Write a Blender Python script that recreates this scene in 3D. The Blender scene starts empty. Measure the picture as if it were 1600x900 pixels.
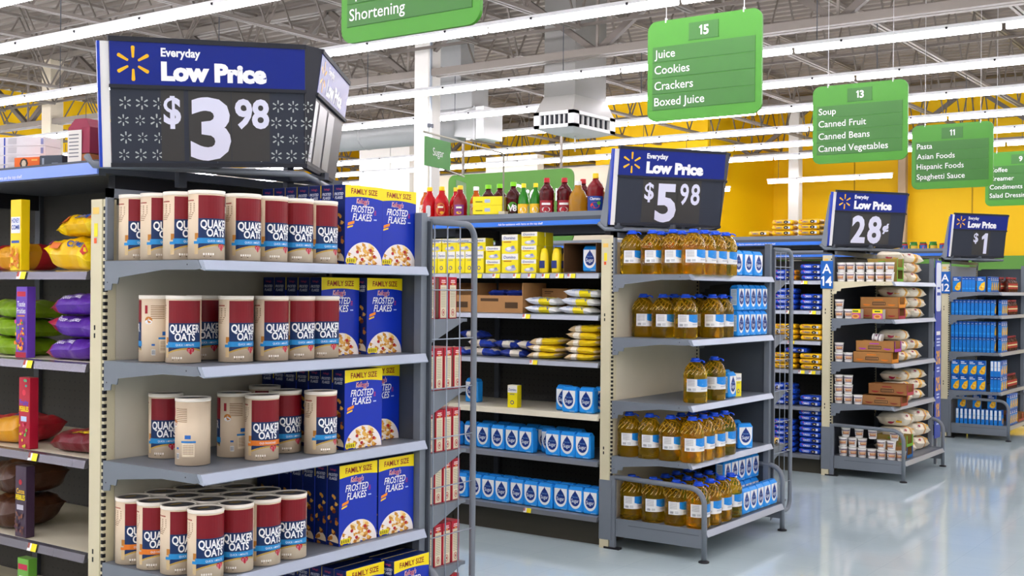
import bpy, math, random
from mathutils import Vector, Matrix
random.seed(7)
SC = bpy.context.scene
COL = SC.collection

# ------------------------------------------------------------------ camera, light, exposure
cam_data = bpy.data.cameras.new('camera'); cam = bpy.data.objects.new('camera', cam_data); COL.objects.link(cam)
cam_data.sensor_width = 36.0; cam_data.lens = 36.0 * 1843.46 / 1600; cam_data.clip_end = 200
_R = Vector((0.81417897, 0.58055766, 0.00808706)); _U = Vector((-0.00589789, -0.00565809, 0.9999666)); _F = Vector((-0.58058403, 0.81419947, 0.00118263))
cam.matrix_world = Matrix(((_R.x, _U.x, -_F.x, 3.78722), (_R.y, _U.y, -_F.y, -2.69668), (_R.z, _U.z, -_F.z, 1.62499), (0, 0, 0, 1)))
SC.camera = cam
world = bpy.data.worlds.new('world'); SC.world = world; world.use_nodes = True
world.node_tree.nodes['Background'].inputs[0].default_value = (1, .97, .92, 1)
world.node_tree.nodes['Background'].inputs[1].default_value = 0.35
SC.view_settings.view_transform = 'Standard'; SC.view_settings.look = 'None'
SC.view_settings.exposure = 0.14; SC.view_settings.gamma = 1.0; SC.view_settings.use_curve_mapping = False
LAMP_STRENGTH = 21.0

# ------------------------------------------------------------------ materials
def lin(h):
    h = h.lstrip('#'); o = []
    for i in (0, 2, 4):
        c = int(h[i:i+2], 16) / 255
        o.append(c / 12.92 if c <= .04045 else ((c + .055) / 1.055) ** 2.4)
    return o + [1]
_M = {}
def M(h, rough=.45, metal=0.0, noise=.0, scale=8.0, emit=0.0, trans=0.0, spec=.32, bump=0.0, bscale=40.0, stretch=None):
    k = (h, rough, metal, noise, scale, emit, trans, spec, bump, bscale, stretch)
    if k in _M: return _M[k]
    m = bpy.data.materials.new('paint_' + h.lstrip('#')); m.use_nodes = True
    nt = m.node_tree; b = nt.nodes['Principled BSDF']
    b.inputs['Base Color'].default_value = lin(h); b.inputs['Roughness'].default_value = rough; b.inputs['Metallic'].default_value = metal
    b.inputs['Specular IOR Level'].default_value = spec
    if trans: b.inputs['Transmission Weight'].default_value = trans; b.inputs['IOR'].default_value = 1.3
    if emit:
        b.inputs['Emission Color'].default_value = lin(h); b.inputs['Emission Strength'].default_value = emit
    if noise or bump:
        tc = nt.nodes.new('ShaderNodeTexCoord'); src = tc.outputs['Object']
        if stretch:
            mp = nt.nodes.new('ShaderNodeMapping'); mp.inputs['Scale'].default_value = stretch; nt.links.new(src, mp.inputs[0]); src = mp.outputs[0]
        if noise:
            n = nt.nodes.new('ShaderNodeTexNoise'); n.inputs['Scale'].default_value = scale; n.inputs['Detail'].default_value = 4
            nt.links.new(src, n.inputs['Vector'])
            mr = nt.nodes.new('ShaderNodeMapRange'); mr.inputs['To Min'].default_value = 1 - noise; mr.inputs['To Max'].default_value = 1 + noise
            nt.links.new(n.outputs['Fac'], mr.inputs['Value'])
            hs = nt.nodes.new('ShaderNodeHueSaturation'); hs.inputs['Color'].default_value = lin(h)
            nt.links.new(mr.outputs[0], hs.inputs['Value']); nt.links.new(hs.outputs[0], b.inputs['Base Color'])
        if bump:
            n2 = nt.nodes.new('ShaderNodeTexNoise'); n2.inputs['Scale'].default_value = bscale; n2.inputs['Detail'].default_value = 3
            nt.links.new(src, n2.inputs['Vector'])
            bp = nt.nodes.new('ShaderNodeBump'); bp.inputs['Strength'].default_value = bump; bp.inputs['Distance'].default_value = .01
            nt.links.new(n2.outputs['Fac'], bp.inputs['Height']); nt.links.new(bp.outputs[0], b.inputs['Normal'])
    _M[k] = m; return m
WHITE = M('#f2f2f0', .5); CREAM = M('#cfc7a6', .45, noise=.06); GREY = M('#747b83', .42, .1, noise=.05); DGREY = M('#4a5058', .45, .1, noise=.06)
RAIL = M('#98a1ae', .35, .35); BLACK = M('#14151a', .5); NAVY = M('#06207c', .35); PANEL = M('#2b303c', .4); DARK = M('#23252c', .6)
CARD = M('#a97c4c', .75, noise=.08, scale=20); CARDD = M('#5a3d20', .8); YEL = M('#f6dc10', .4); RED = M('#b01226', .4)
def foil(h, **k): return M(h, .28, bump=.35, bscale=28, **k)

# ------------------------------------------------------------------ text and flat art
_T = {}
def txt(s, h, bold=0.0, shear=0.0, align='C', width=None):
    """2-D outline of a word: (points, faces); cap height h, placed about the origin (C) or starting at it (L)."""
    k = (s, bold)
    if k not in _T:
        c = bpy.data.curves.new('t', 'FONT'); c.body = s; c.resolution_u = 3; c.offset = bold; c.fill_mode = 'FRONT'
        o = bpy.data.objects.new('t', c); COL.objects.link(o)
        dg = bpy.context.evaluated_depsgraph_get(); ev = o.evaluated_get(dg); me = ev.to_mesh()
        _T[k] = ([(v.co.x, v.co.y) for v in me.vertices], [tuple(p.vertices) for p in me.polygons])
        ev.to_mesh_clear(); bpy.data.objects.remove(o); bpy.data.curves.remove(c)
    v, f = _T[k]
    if not v: return ([], [])
    sc = h / .72
    x0 = min(p[0] for p in v); x1 = max(p[0] for p in v)
    sx = sc if width is None else width / max(x1 - x0, 1e-6)
    off = x0 if align == 'L' else (x0 + x1) / 2
    return ([((x - off) * sx + shear * y * sc, y * sc) for x, y in v], f)
def num(s, h, bold=.02):
    """digits with a flagged 1"""
    P, F, x = [], [], 0.0
    for ch in s:
        if ch == '1':
            w = h*(.15+bold); a = ([(x+h*.16, 0), (x+h*.16+w, 0), (x+h*.16+w, h), (x+h*.2, h), (x, h*.82), (x+.02*h, h*.68), (x+h*.16, h*.75)], [tuple(range(7))]); adv = h*.16+w+h*.14
        else:
            t = txt(ch, h, bold, align='L'); a = moved(t, x, 0); adv = max(p[0] for p in t[0])+h*.1
        b = len(P); P += a[0]; F += [tuple(b+i for i in f) for f in a[1]]; x += adv
    x -= h*.1
    return ([(u-x/2, v) for u, v in P], F)
def moved(a, du, dv):
    return ([(u + du, v + dv) for u, v in a[0]], a[1])
def rect(u0, v0, u1, v1, n=1):
    p = []; f = []
    for i in range(n + 1):
        u = u0 + (u1 - u0) * i / n; p += [(u, v0), (u, v1)]
    for i in range(n): f.append((2*i, 2*i+2, 2*i+3, 2*i+1))
    return (p, f)
def ell(cu, cv, ru, rv, n=20, a0=0, a1=2*math.pi):
    p = [(cu + ru * math.cos(a0 + (a1 - a0) * i / n), cv + rv * math.sin(a0 + (a1 - a0) * i / n)) for i in range(n)]
    return (p, [tuple(range(n))])
def poly(*p): return (list(p), [tuple(range(len(p)))])
def rrect(u0, v0, u1, v1, r, n=6):
    p = []
    for cu, cv, a in ((u1-r, v0+r, -90), (u1-r, v1-r, 0), (u0+r, v1-r, 90), (u0+r, v0+r, 180)):
        p += [(cu + r*math.cos(math.radians(a + 90*i/n)), cv + r*math.sin(math.radians(a + 90*i/n))) for i in range(n + 1)]
    return (p, [tuple(range(len(p)))])
def spark(cu, cv, s, r0=.34, w=.105):
    """six rounded petals around a point, s = outer radius"""
    out = []
    for k in range(6):
        a = math.radians(90 + 60 * k); ca, sa = math.cos(a), math.sin(a); p = []
        prof = [(r0, -w*.62), (.93, -w), (1.0, -w*.55), (1.0, w*.55), (.93, w), (r0, w*.62), (r0-.03, 0)]
        for x, y in prof: p.append((cu + s*(x*ca - y*sa), cv + s*(x*sa + y*ca)))
        out.append((p, [tuple(range(len(p)))]))
    return out
def heart(cu, cv, s, n=24):
    p = []
    for i in range(n):
        t = 2*math.pi*i/n
        p.append((cu + s*math.sin(t)**3, cv + s*(13*math.cos(t)-5*math.cos(2*t)-2*math.cos(3*t)-math.cos(4*t))/16))
    return (p[::-1], [tuple(range(n))])
def plane(o, U, V):
    o, U, V = Vector(o), Vector(U), Vector(V); N = U.cross(V)
    return lambda u, v, h: o + U*u + V*v + N*h
def cyl(r, cx=0, cy=0, sx=1, sy=1):
    return lambda u, v, h: Vector((cx + (r*sx+h)*math.cos(u/r), cy + (r*sy+h)*math.sin(u/r), v))

# ------------------------------------------------------------------ mesh builder
class MB:
    def __init__(s): s.v = []; s.f = []; s.m = []; s.s = []; s.mats = []
    def mi(s, mat):
        if mat not in s.mats: s.mats.append(mat)
        return s.mats.index(mat)
    def add(s, pts, faces, mat, smooth=False):
        b = len(s.v); s.v += [tuple(p) for p in pts]; i = s.mi(mat)
        for f in faces: s.f.append(tuple(b + k for k in f)); s.m.append(i); s.s.append(smooth)
        return s
    def box(s, x0, x1, y0, y1, z0, z1, mat, c=0.0):
        if c:
            P = []
            for z, k in ((z0, c), (z0 + c, 0), (z1 - c, 0), (z1, c)):
                for (x, y, dx, dy) in ((x0, y0, 1, 0), (x1, y0, -1, 0), (x1, y0, 0, 1), (x1, y1, 0, -1), (x1, y1, -1, 0), (x0, y1, 1, 0), (x0, y1, 0, -1), (x0, y0, 0, 1)):
                    ex = c if dx else (k if x == x0 else -k); ey = c if dy else (k if y == y0 else -k)
                    P.append((x + (dx*c if dx else (k if x == x0 else -k)), y + (dy*c if dy else (k if y == y0 else -k)), z))
            F = [tuple(range(7, -1, -1)), tuple(range(24, 32))]
            for L in range(3):
                for i in range(8): a = L*8 + i; b2 = L*8 + (i+1) % 8; F.append((a, b2, b2+8, a+8))
            return s.add(P, F, mat)
        return s.add([(x0,y0,z0),(x1,y0,z0),(x1,y1,z0),(x0,y1,z0),(x0,y0,z1),(x1,y0,z1),(x1,y1,z1),(x0,y1,z1)],
                     [(3,2,1,0),(4,5,6,7),(0,1,5,4),(1,2,6,5),(2,3,7,6),(3,0,4,7)], mat)
    def prism(s, pts, ext, mat):
        """closed polygon of 3-D points swept along ext"""
        e = Vector(ext); n = len(pts); P = [Vector(p) for p in pts]; P += [p + e for p in P]
        F = [tuple(range(n-1, -1, -1)), tuple(range(n, 2*n))] + [(i, (i+1) % n, n + (i+1) % n, n + i) for i in range(n)]
        return s.add(P, F, mat)
    def lathe(s, prof, mat, n=24, cx=0, cy=0, sx=1, sy=1, p=1.0, mats=None, cap0=True, cap1=True):
        """profile of (r, z) turned about z; p<1 squares the section"""
        P = []; k = len(prof)
        def sp(c): return math.copysign(abs(c) ** p, c)
        for r, z in prof:
            for i in range(n):
                a = 2*math.pi*i/n; P.append((cx + r*sx*sp(math.cos(a)), cy + r*sy*sp(math.sin(a)), z))
        for j in range(k-1):
            mm = mats[j] if mats else mat
            b = len(s.v) if j == 0 else b
            if j == 0: s.v += P
            idx = s.mi(mm)
            for i in range(n):
                a = b + j*n + i; c = b + j*n + (i+1) % n
                s.f.append((a, c, c+n, a+n)); s.m.append(idx); s.s.append(True)
        if cap0: s.f.append(tuple(b + i for i in range(n-1, -1, -1))); s.m.append(s.mi(mats[0] if mats else mat)); s.s.append(False)
        if cap1: s.f.append(tuple(b + (k-1)*n + i for i in range(n))); s.m.append(s.mi(mats[-1] if mats else mat)); s.s.append(False)
        return s
    def tube(s, path, r, mat, n=8, ry=None):
        P = [Vector(p) for p in path]; V = []
        up = None
        for i, p in enumerate(P):
            t = (P[min(i+1, len(P)-1)] - P[max(i-1, 0)]).normalized()
            if up is None:
                up = Vector((0, 0, 1)) if abs(t.z) < .9 else Vector((1, 0, 0))
            a = t.cross(up).normalized(); up = a.cross(t).normalized()
            for k in range(n):
                q = 2*math.pi*(k+.5)/n; V.append(p + a*math.cos(q)*r + up*math.sin(q)*(ry or r))
        F = [tuple(range(n-1, -1, -1)), tuple(range(len(V)-n, len(V)))]
        for i in range(len(P)-1):
            for k in range(n): a = i*n+k; b = i*n+(k+1) % n; F.append((a, b, b+n, a+n))
        return s.add(V, F, mat, n > 4)
    def art(s, mp, shape, mat, h=.0006):
        shapes = shape if isinstance(shape, list) else [shape]
        for v, f in shapes:
            if v: s.add([mp(a, b, h) for a, b in v], f, mat)
        return s
    def mesh(s, name):
        me = bpy.data.meshes.new(name); me.from_pydata(s.v, [], s.f)
        for m in s.mats: me.materials.append(m)
        me.polygons.foreach_set('material_index', s.m); me.polygons.foreach_set('use_smooth', s.s); me.update()
        return me
    def build(s, name, parent=None, link=True):
        o = bpy.data.objects.new(name, s.mesh(name))
        if link: COL.objects.link(o)
        if parent is not None: o.parent = parent
        return o

def tag(o, label, cat, group=None):
    o['label'] = label; o['category'] = cat
    if group: o['group'] = group
    return o
def thing(name, label, cat, loc=(0, 0, 0), rz=0.0, group=None, link=True):
    o = bpy.data.objects.new(name, None); o.location = loc; o.rotation_euler = (0, 0, rz); o.empty_display_size = .1
    if link: COL.objects.link(o)
    return tag(o, label, cat, group)
def struct(o): o['kind'] = 'structure'; return o
PROTOS = []
def proto(name, parts, main=None):
    """parts: [(name, MB)]; a single-mesh thing when main is given"""
    if main is not None:
        r = main.build(name, None, link=False)
    else:
        r = bpy.data.objects.new(name, None); r.empty_display_size = .05
    PROTOS.append(r)
    for n, mb in parts:
        c = mb.build(n, r, link=False); PROTOS.append(c)
    return (r, [c for c in PROTOS if c.parent is r])
NOBJ = 0
def put(pr, loc, label, cat, group=None, rz=0.0, rx=0.0, ry=0.0):
    r = pr[0].copy(); COL.objects.link(r)
    r.location = loc; r.rotation_euler = (rx, ry, rz); tag(r, label, cat, group)
    for ch in pr[1]:
        c = ch.copy(); c.parent = r; COL.objects.link(c)
    return r
ORD = ['', 'first', 'second', 'third', 'fourth', 'fifth', 'sixth', 'seventh', 'eighth', 'ninth', 'tenth', 'eleventh', 'twelfth', 'thirteenth', 'fourteenth', 'fifteenth', 'sixteenth', 'seventeenth', 'eighteenth', 'nineteenth', 'twentieth']
def arc(c, r, a0, a1, n, U, V):
    c, U, V = Vector(c), Vector(U), Vector(V)
    return [c + U*r*math.cos(math.radians(a0+(a1-a0)*i/n)) + V*r*math.sin(math.radians(a0+(a1-a0)*i/n)) for i in range(n+1)]
X_, Y_, Z_ = Vector((1, 0, 0)), Vector((0, 1, 0)), Vector((0, 0, 1))
# ------------------------------------------------------------------ the building
ZC, ZL = 6.6, 4.6
def slab(name, x0, x1, y0, y1, z0, z1, mat): return struct(MB().box(x0, x1, y0, y1, z0, z1, mat).build(name))
def floor_mat():
    m = M('#c3d4d6', .1, noise=.05, scale=3.0, spec=.85); nt = m.node_tree; b = nt.nodes['Principled BSDF']
    tc = nt.nodes.new('ShaderNodeTexCoord'); br = nt.nodes.new('ShaderNodeTexBrick'); br.offset = 0
    br.inputs['Scale'].default_value = 1.0; br.inputs['Brick Width'].default_value = .305; br.inputs['Row Height'].default_value = .305
    br.inputs['Mortar Size'].default_value = .0012; br.inputs['Color1'].default_value = (1, 1, 1, 1); br.inputs['Color2'].default_value = (.95, .96, .97, 1); br.inputs['Mortar'].default_value = (.82, .84, .86, 1)
    nt.links.new(tc.outputs['Object'], br.inputs['Vector'])
    mx = nt.nodes.new('ShaderNodeMix'); mx.data_type = 'RGBA'; mx.blend_type = 'MULTIPLY'; mx.inputs[0].default_value = 1
    src = b.inputs['Base Color'].links[0].from_socket
    nt.links.new(src, mx.inputs[6]); nt.links.new(br.outputs['Color'], mx.inputs[7]); nt.links.new(mx.outputs[2], b.inputs['Base Color'])
    n = nt.nodes.new('ShaderNodeTexNoise'); n.inputs['Scale'].default_value = 1.3; n.inputs['Detail'].default_value = 5
    nt.links.new(tc.outputs['Object'], n.inputs['Vector'])
    mr = nt.nodes.new('ShaderNodeMapRange'); mr.inputs['To Min'].default_value = .03; mr.inputs['To Max'].default_value = .13
    nt.links.new(n.outputs['Fac'], mr.inputs['Value']); nt.links.new(mr.outputs[0], b.inputs['Roughness'])
    return m
slab('floor', -24.2, 14, -12, 32, -.1, 0, floor_mat())
WYEL = M('#fccb00', .6, noise=.03, scale=.6); WWHITE = M('#e9e6dc', .6, noise=.03)
w = MB().box(-24.2, 14, 28, 28.2, 0, ZC, WYEL)
for i in range(12): w.box(-22 + i*3.0, -21.97 + i*3.0, 27.985, 28, 0, ZC, M('#b98f00', .6))
struct(w.build('wall_back'))
struct(MB().box(-24.4, -24.2, -12, 28.2, 0, 5.1, WWHITE).box(-24.4, -24.2, -12, 28.2, 5.1, ZC, WYEL).build('wall_left'))
slab('wall_right', 14, 14.2, -12, 28.2, 0, ZC, WWHITE); slab('wall_front', -24.2, 14, -12.2, -12, 0, ZC, WWHITE)
slab('partition_1', -16.1, -7.92, 21, 21.2, 0, 4.53, M('#c2b8a0', .6, noise=.03))
slab('partition_2', -17.87, -16.12, 20.6, 21.2, 0, 5.4, M('#d9d6cc', .6, noise=.02))
slab('partition_3', -13.72, -12.18, 20.7, 20.98, 0, 4.88, M('#d2ccba', .6, noise=.02))
slab('partition_4', -12.5, -9.26, 23.9, 28, 0, ZC, WYEL)
slab('trim_1', -9.2, 14, 27.9, 27.98, 2.0, 2.55, M('#5f9a3e', .5))
deck = MB(); DM = M('#7d746a', .6, noise=.05, scale=1.5)
P = []; y = -12.0; i = 0
while y < 28:
    for dy, dz in ((0, 0), (.11, 0), (.15, .06), (.26, .06)): P.append((y + dy, ZC + dz))
    y += .30
pts = []
for yy, zz in P: pts += [(-24.2, yy, zz), (14, yy, zz)]
deck.add(pts, [(2*k+1, 2*k+3, 2*k+2, 2*k) for k in range(len(P)-1)], DM); deck.box(-24.2, 14, -12, 28.2, ZC+.1, ZC+.2, DM)
struct(deck.build('ceiling'))
STEEL = M('#7d766d', .5, noise=.05); STEELD = M('#6a635b', .5, noise=.05)
def joist(x, y0, y1):
    m = MB(); zb, zt = 5.32, 6.5
    for dx in (-.035, .035):
        m.box(x+dx-.022, x+dx+.022, y0+.5, y1-.5, zb, zb+.045, STEEL); m.box(x+dx-.022, x+dx+.022, y0, y1, zt, zt+.05, STEEL)
    n = int((y1-y0-1.0)/1.25); s = (y1-y0-1.0)/n; y = y0+.5
    for k in range(n):
        m.tube([(x, y, zb+.02), (x, y+s/2, zt)], .017, STEEL, 4); m.tube([(x, y+s/2, zt), (x, y+s, zb+.02)], .017, STEELD, 4); y += s
    m.tube([(x, y0, zt), (x, y0+.5, zb)], .02, STEEL, 4); m.tube([(x, y1, zt), (x, y1-.5, zb)], .02, STEEL, 4)
    struct(m.build('roof_joist'))
for k in range(21):
    x = -23.2 + 1.8*k
    joist(x, -11.9, 11.95); joist(x, 12.05, 27.9)
for k in range(9): struct(MB().box(-24, 13, -9 + 4.1*k, -8.96 + 4.1*k, 5.37, 5.41, STEELD).build('bridging_rod'))
def girder(y):
    m = MB(); zb, zt = 5.03, 6.38
    for dy in (-.07, .07):
        m.box(-24.1, 13.8, y+dy-.05, y+dy+.05, zb, zb+.11, STEEL); m.box(-24.1, 13.8, y+dy-.05, y+dy+.05, zt, zt+.11, STEEL)
    s = 3.6; x = -23.2 - 1.8
    while x < 12:
        m.tube([(max(x, -24.0), y, zt), (x+s/2, y, zb+.06)], .065, STEELD, 4); m.tube([(x+s/2, y, zb+.06), (min(x+s, 13.5), y, zt)], .065, STEELD, 4)
        m.tube([(x+s/2, y, zb+.06), (x+s/2, y, zt)], .025, STEEL, 4); x += s
    struct(m.build('roof_girder'))
girder(12.0); girder(25.5); girder(-3.8)
CW = M('#d8d6cd', .45, noise=.02); CT = M('#c7ad8c', .6, noise=.04)
def column(x, y, a, zt, mat, strip=True):
    m = MB().box(x-a, x+a, y-a, y+a, 0, zt, mat, .015)
    if strip: m.box(x+a, x+a+.02, y-a+.02, y-a+.06, 0, zt-.6, M('#b9c2cc', .3, .6)).box(x+a-.01, x+a+.03, y-a-.02, y-a+.09, 4.2, 4.26, DGREY)
    struct(m.build('column'))
column(-8.4, 12, .155, 6.4, CW); column(-18.7, 12, .16, 6.4, M('#cfc5ad', .5, noise=.03), False); column(-7.62, 25.5, .135, 6.4, CW, False); column(-5.59, 27.6, .10, 6.4, CT, False); column(1.9, 12, .135, 6.4, CW, False)

# ------------------------------------------------------------------ strip lights
TUBE = M('#fbf6ff', .4, emit=LAMP_STRENGTH); HOUS = M('#f4f4f4', .4)
def light_row(y, x0, x1, label, near=True, z=ZL, top=.74):
    r = thing('strip_light', label, 'strip light', (x0, y, z), group='rows of ceiling strip lights')
    n = max(1, round((x1-x0)/2.44)); s = (x1-x0)/n
    h = MB().box(0, x1-x0, -.025, .025, .045, .09, HOUS)
    k = 0
    while k*s*1.5 < x1-x0:
        if near and k*s*1.5+.3 < x1-x0: h.tube([(k*s*1.5+.3, 0, .08), (k*s*1.5+.3, 0, top)], .006, DGREY, 4)
        k += 1
    h.build('housing', r)
    lamp = MB().tube([(.03, 0, 0), (s-.03, 0, 0)], .036, TUBE, 8)
    for q in (.25, .75): lamp.box(s*q-.012, s*q+.012, -.035, .035, .035, .065, BLACK)
    me = lamp.mesh('lamp')
    for i in range(n):
        o = bpy.data.objects.new('lamp', me); COL.objects.link(o); o.parent = r; o.location = (i*s, 0, 0)
rows = [5.72, 8.16, 11.17, 13.40, 15.66, 17.98, 20.09, 22.14]
for i, y in enumerate(rows):
    light_row(y, -24.0, 12.9, f'long row of white strip lights under the roof, {ORD[i+1]} of the rows in view')
light_row(25.1, -8.2, -5.05, 'short row of white strip lights in front of the yellow back wall', True, 4.36, 2.26)
light_row(23.5, -9.3, -8.45, 'single short strip light beside the yellow corner', True, 4.07, 2.56)
for i, y in enumerate((4.3, 2.9, 1.3, -.4, -2.1, -4.3, -6.2, -8.2, -10.2)): light_row(y, -24.0, 12.9, f'long row of white strip lights added out of view, {ORD[i+1]} towards the camera')  # unseen rows continue the visible ones, packed closer to brighten the front endcaps

# ------------------------------------------------------------------ ducts
DU = M('#a2a4a1', .4, .2, noise=.04)
r = thing('air_duct', 'round grey air duct running behind the white column', 'duct', (-9.2, 14.6, 4.64))
m = MB().tube([(-14.8, 0, 0), (-.55, 0, 0)], .28, DU, 24)
for k in range(10): m.tube([(-14.5+1.45*k, 0, 0), (-14.44+1.45*k, 0, 0)], .287, DU, 24)
m.build('pipe', r)
m = MB().add([(-.55, .28*math.cos(math.radians(45+90*i)), .28*math.sin(math.radians(45+90*i))) for i in range(4)] + [(0, .29*sx, .29*sy) for sx, sy in ((1, 1), (-1, 1), (-1, -1), (1, -1))], [(i, (i+1) % 4, 4+(i+1) % 4, 4+i) for i in range(4)], DU)
m.box(-.02, .02, -.31, .31, -.31, .31, DU).box(.02, .2, -.29, .29, -.29, .29, M('#e4e5e2', .4)); m.build('duct_end', r)
MB().box(-1.3, -.1, -.25, .25, .3, .8, DU).box(-.9, -.4, -.2, .2, .8, 1.9, DU).build('plenum', r)
r = thing('ceiling_diffuser', 'white square air diffuser box hanging below its duct', 'diffuser', (-6.05, 12.75, 4.07))
WH2 = M('#dadad6', .4)
MB().add([(-.35, -.6, .25), (.35, -.6, .25), (.35, .6, .25), (-.35, .6, .25), (-.28, -.45, .5), (.28, -.45, .5), (.28, .45, .5), (-.28, .45, .5)], [(0, 1, 5, 4), (1, 2, 6, 5), (2, 3, 7, 6), (3, 0, 4, 7)], M('#a3a29b', .5)).box(-.28, .28, -.45, .45, .5, 2.45, M('#8b8a84', .5)).build('trunk', r)
b = MB().box(-.30, .30, -.55, .55, .01, .25, DARK)
b.add([(-.2, -.35, -.06), (.2, -.35, -.06), (.2, .35, -.06), (-.2, .35, -.06), (-.35, -.6, .0), (.35, -.6, .0), (.35, .6, .0), (-.35, .6, .0)], [(3, 2, 1, 0), (0, 1, 5, 4), (1, 2, 6, 5), (2, 3, 7, 6), (3, 0, 4, 7)], WH2)
for z0, z1 in ((0, .05), (.2, .25)): b.box(-.36, .36, -.61, .61, z0, z1, WH2)
for sx in (-1, 1):
    for sy in (-1, 1): b.box(sx*.31-.05, sx*.31+.05, sy*.53-.08, sy*.53+.08, .0, .25, WH2)
b.build('diffuser_box', r)
for (o, U, L) in (((-.26, -.585, .05), X_, .52), ((.335, -.45, .05), Y_, .9)):
    g = MB(); n = 6
    for i in range(n+1):
        p = Vector(o) + U*L*i/n; g.box(p.x-.008-(.02 if U == Y_ else 0), p.x+.008, p.y-.008, p.y+.008+(.02 if U == X_ else 0), .05, .2, WH2)
    g.build('grille', r)
MB().tube([(0, 0, -.06), (.0, 0, -.3)], .012, WH2, 6).build('drop_rod', r)
g = MB(); mp = plane((0, 0, 0), X_, Z_)
g.prism([mp(u, v, 0) for u, v in rrect(-1.5, -.9, 1.5, .52, .15)[0]], (0, .04, 0), M('#44791f', .45)); g.art(mp, moved(txt('Grocery', .36, .01, width=1.35), .74, -.08), WHITE, .004)
tag(g.build('wall_sign'), 'large green wall board reading Grocery behind the juice bottles', 'sign').location = (-9.65, 16.0, 3.4)
MB().box(-1.2, -1.16, .05, .09, .52, 2.4, STEEL).box(1.16, 1.2, .05, .09, .52, 2.4, STEEL).build('hanger', bpy.data.objects['wall_sign'])

# ------------------------------------------------------------------ green aisle signs
def aisle_sign(x0, y, z0, num_, lines, label):
    GB, GS = M('#438f22', .4), M('#387329', .4, noise=.04)
    r = thing('aisle_sign', label, 'aisle sign', (x0, y, z0), group='green hanging aisle signs')
    mp = plane((0, -.012, 0), X_, Z_)
    MB().prism([mp(u, v, 0) for u, v in rrect(0, 0, 1.04, .85, .085, 8)[0]], (0, .024, 0), GB).build('board', r)
    m = MB().box(.39, .66, -.017, -.012, .66, .80, GS).box(.385, .665, -.0165, -.012, .655, .66, M('#2f6a24')).art(plane((0, -.017, 0), X_, Z_), moved(globals()['num'](num_, .078, .03), .53, .692), WHITE, .002)
    m.build('number_panel', r)
    for i, s in enumerate(lines):
        z = .505 - .135*i
        m = MB().box(.05, .985, -.016, -.012, z, z+.125, GS).box(.048, .987, -.0155, -.012, z-.005, z, M('#2f6a24')).art(plane((0, -.016, 0), X_, Z_), moved(txt(s, .072, .004, align='L'), .07, z+.03), WHITE, .002)
        m.build('name_strip', r)
    for x in (.17, .88):
        MB().tube([(x, 0, .85), (x, 0, 6.61-z0)], .0035, M('#d8d8d8'), 4).box(x-.006, x+.006, -.014, .014, .83, .87, M('#cccccc')).build('hanger_wire', r)
aisle_sign(-1.15, 2.46, 3.08, '17', ['Flour', 'Baking', 'Spices', 'Shortening'], 'green aisle sign cut off above, its lowest line reading Shortening')
aisle_sign(-1.13, 6.18, 3.06, '15', ['Juice', 'Cookies', 'Crackers', 'Boxed Juice'], 'green aisle sign 15 listing juice, cookies and crackers')
aisle_sign(-1.08, 9.83, 3.03, '13', ['Soup', 'Canned Fruit', 'Canned Beans', 'Canned Vegetables'], 'green aisle sign 13 listing soup and canned fruit, beans and vegetables')
aisle_sign(-1.045, 13.3, 3.005, '11', ['Pasta', 'Asian Foods', 'Hispanic Foods', 'Spaghetti Sauce'], 'green aisle sign 11 listing pasta, Asian and Hispanic foods')
aisle_sign(-1.0, 17.0, 3.01, '9', ['Coffee', 'Creamer', 'Condiments', 'Salad Dressing'], 'green aisle sign 9 listing coffee and creamer, partly hidden and cut off')

# ------------------------------------------------------------------ gondola runs and endcaps
Y0S = [0.0, 3.705, 7.445, 10.982]; X0S = [0.0, 0.0, .031, .083]
SH = [[1.719, 1.347, .975, .596, .187], [1.725, 1.328, .931, .585, .187], [1.718, 1.392, 1.01, .642, .175], [1.638, 1.38, .967, .535, .161]]
DP, WD, DB = .549, 1.22, .636
RUN = [[1.685, 1.335, .972, .617, .25], [1.735, 1.468, 1.168, .832, .542, .192], [1.728, 1.46, 1.187, .925, .598, .17], [1.70, 1.38, 1.05, .70, .40, .17]]
EN = ['oats endcap', 'cooking oil endcap', 'soup cup endcap', 'macaroni endcap']
BRPROF = [(0, 0), (DP-.025, 0), (DP-.005, -.028), (DP-.03, -.034), (.34, -.034), (.085, -.062), (.078, -.085), (.045, -.085), (.04, -.108), (0, -.112)]
def pegs(mp, w, h, mat, mb, s=.05):
    nu, nv = int(w/s), int(h/s)
    for i in range(1, nu):
        for j in range(1, nv): mb.art(mp, rect(i*s-.004, j*s-.004, i*s+.004, j*s+.004), mat, .0008)
def pricetag(mp, u, v, w=.06, h=.03):
    return [(rect(u, v, u+w*.42, v+h), M('#f0ece8')), (rect(u, v+h*.35, u+w*.25, v+h), M('#d8402a')), (rect(u+w*.42, v, u+w, v+h), M('#f4df1c'))]
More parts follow.
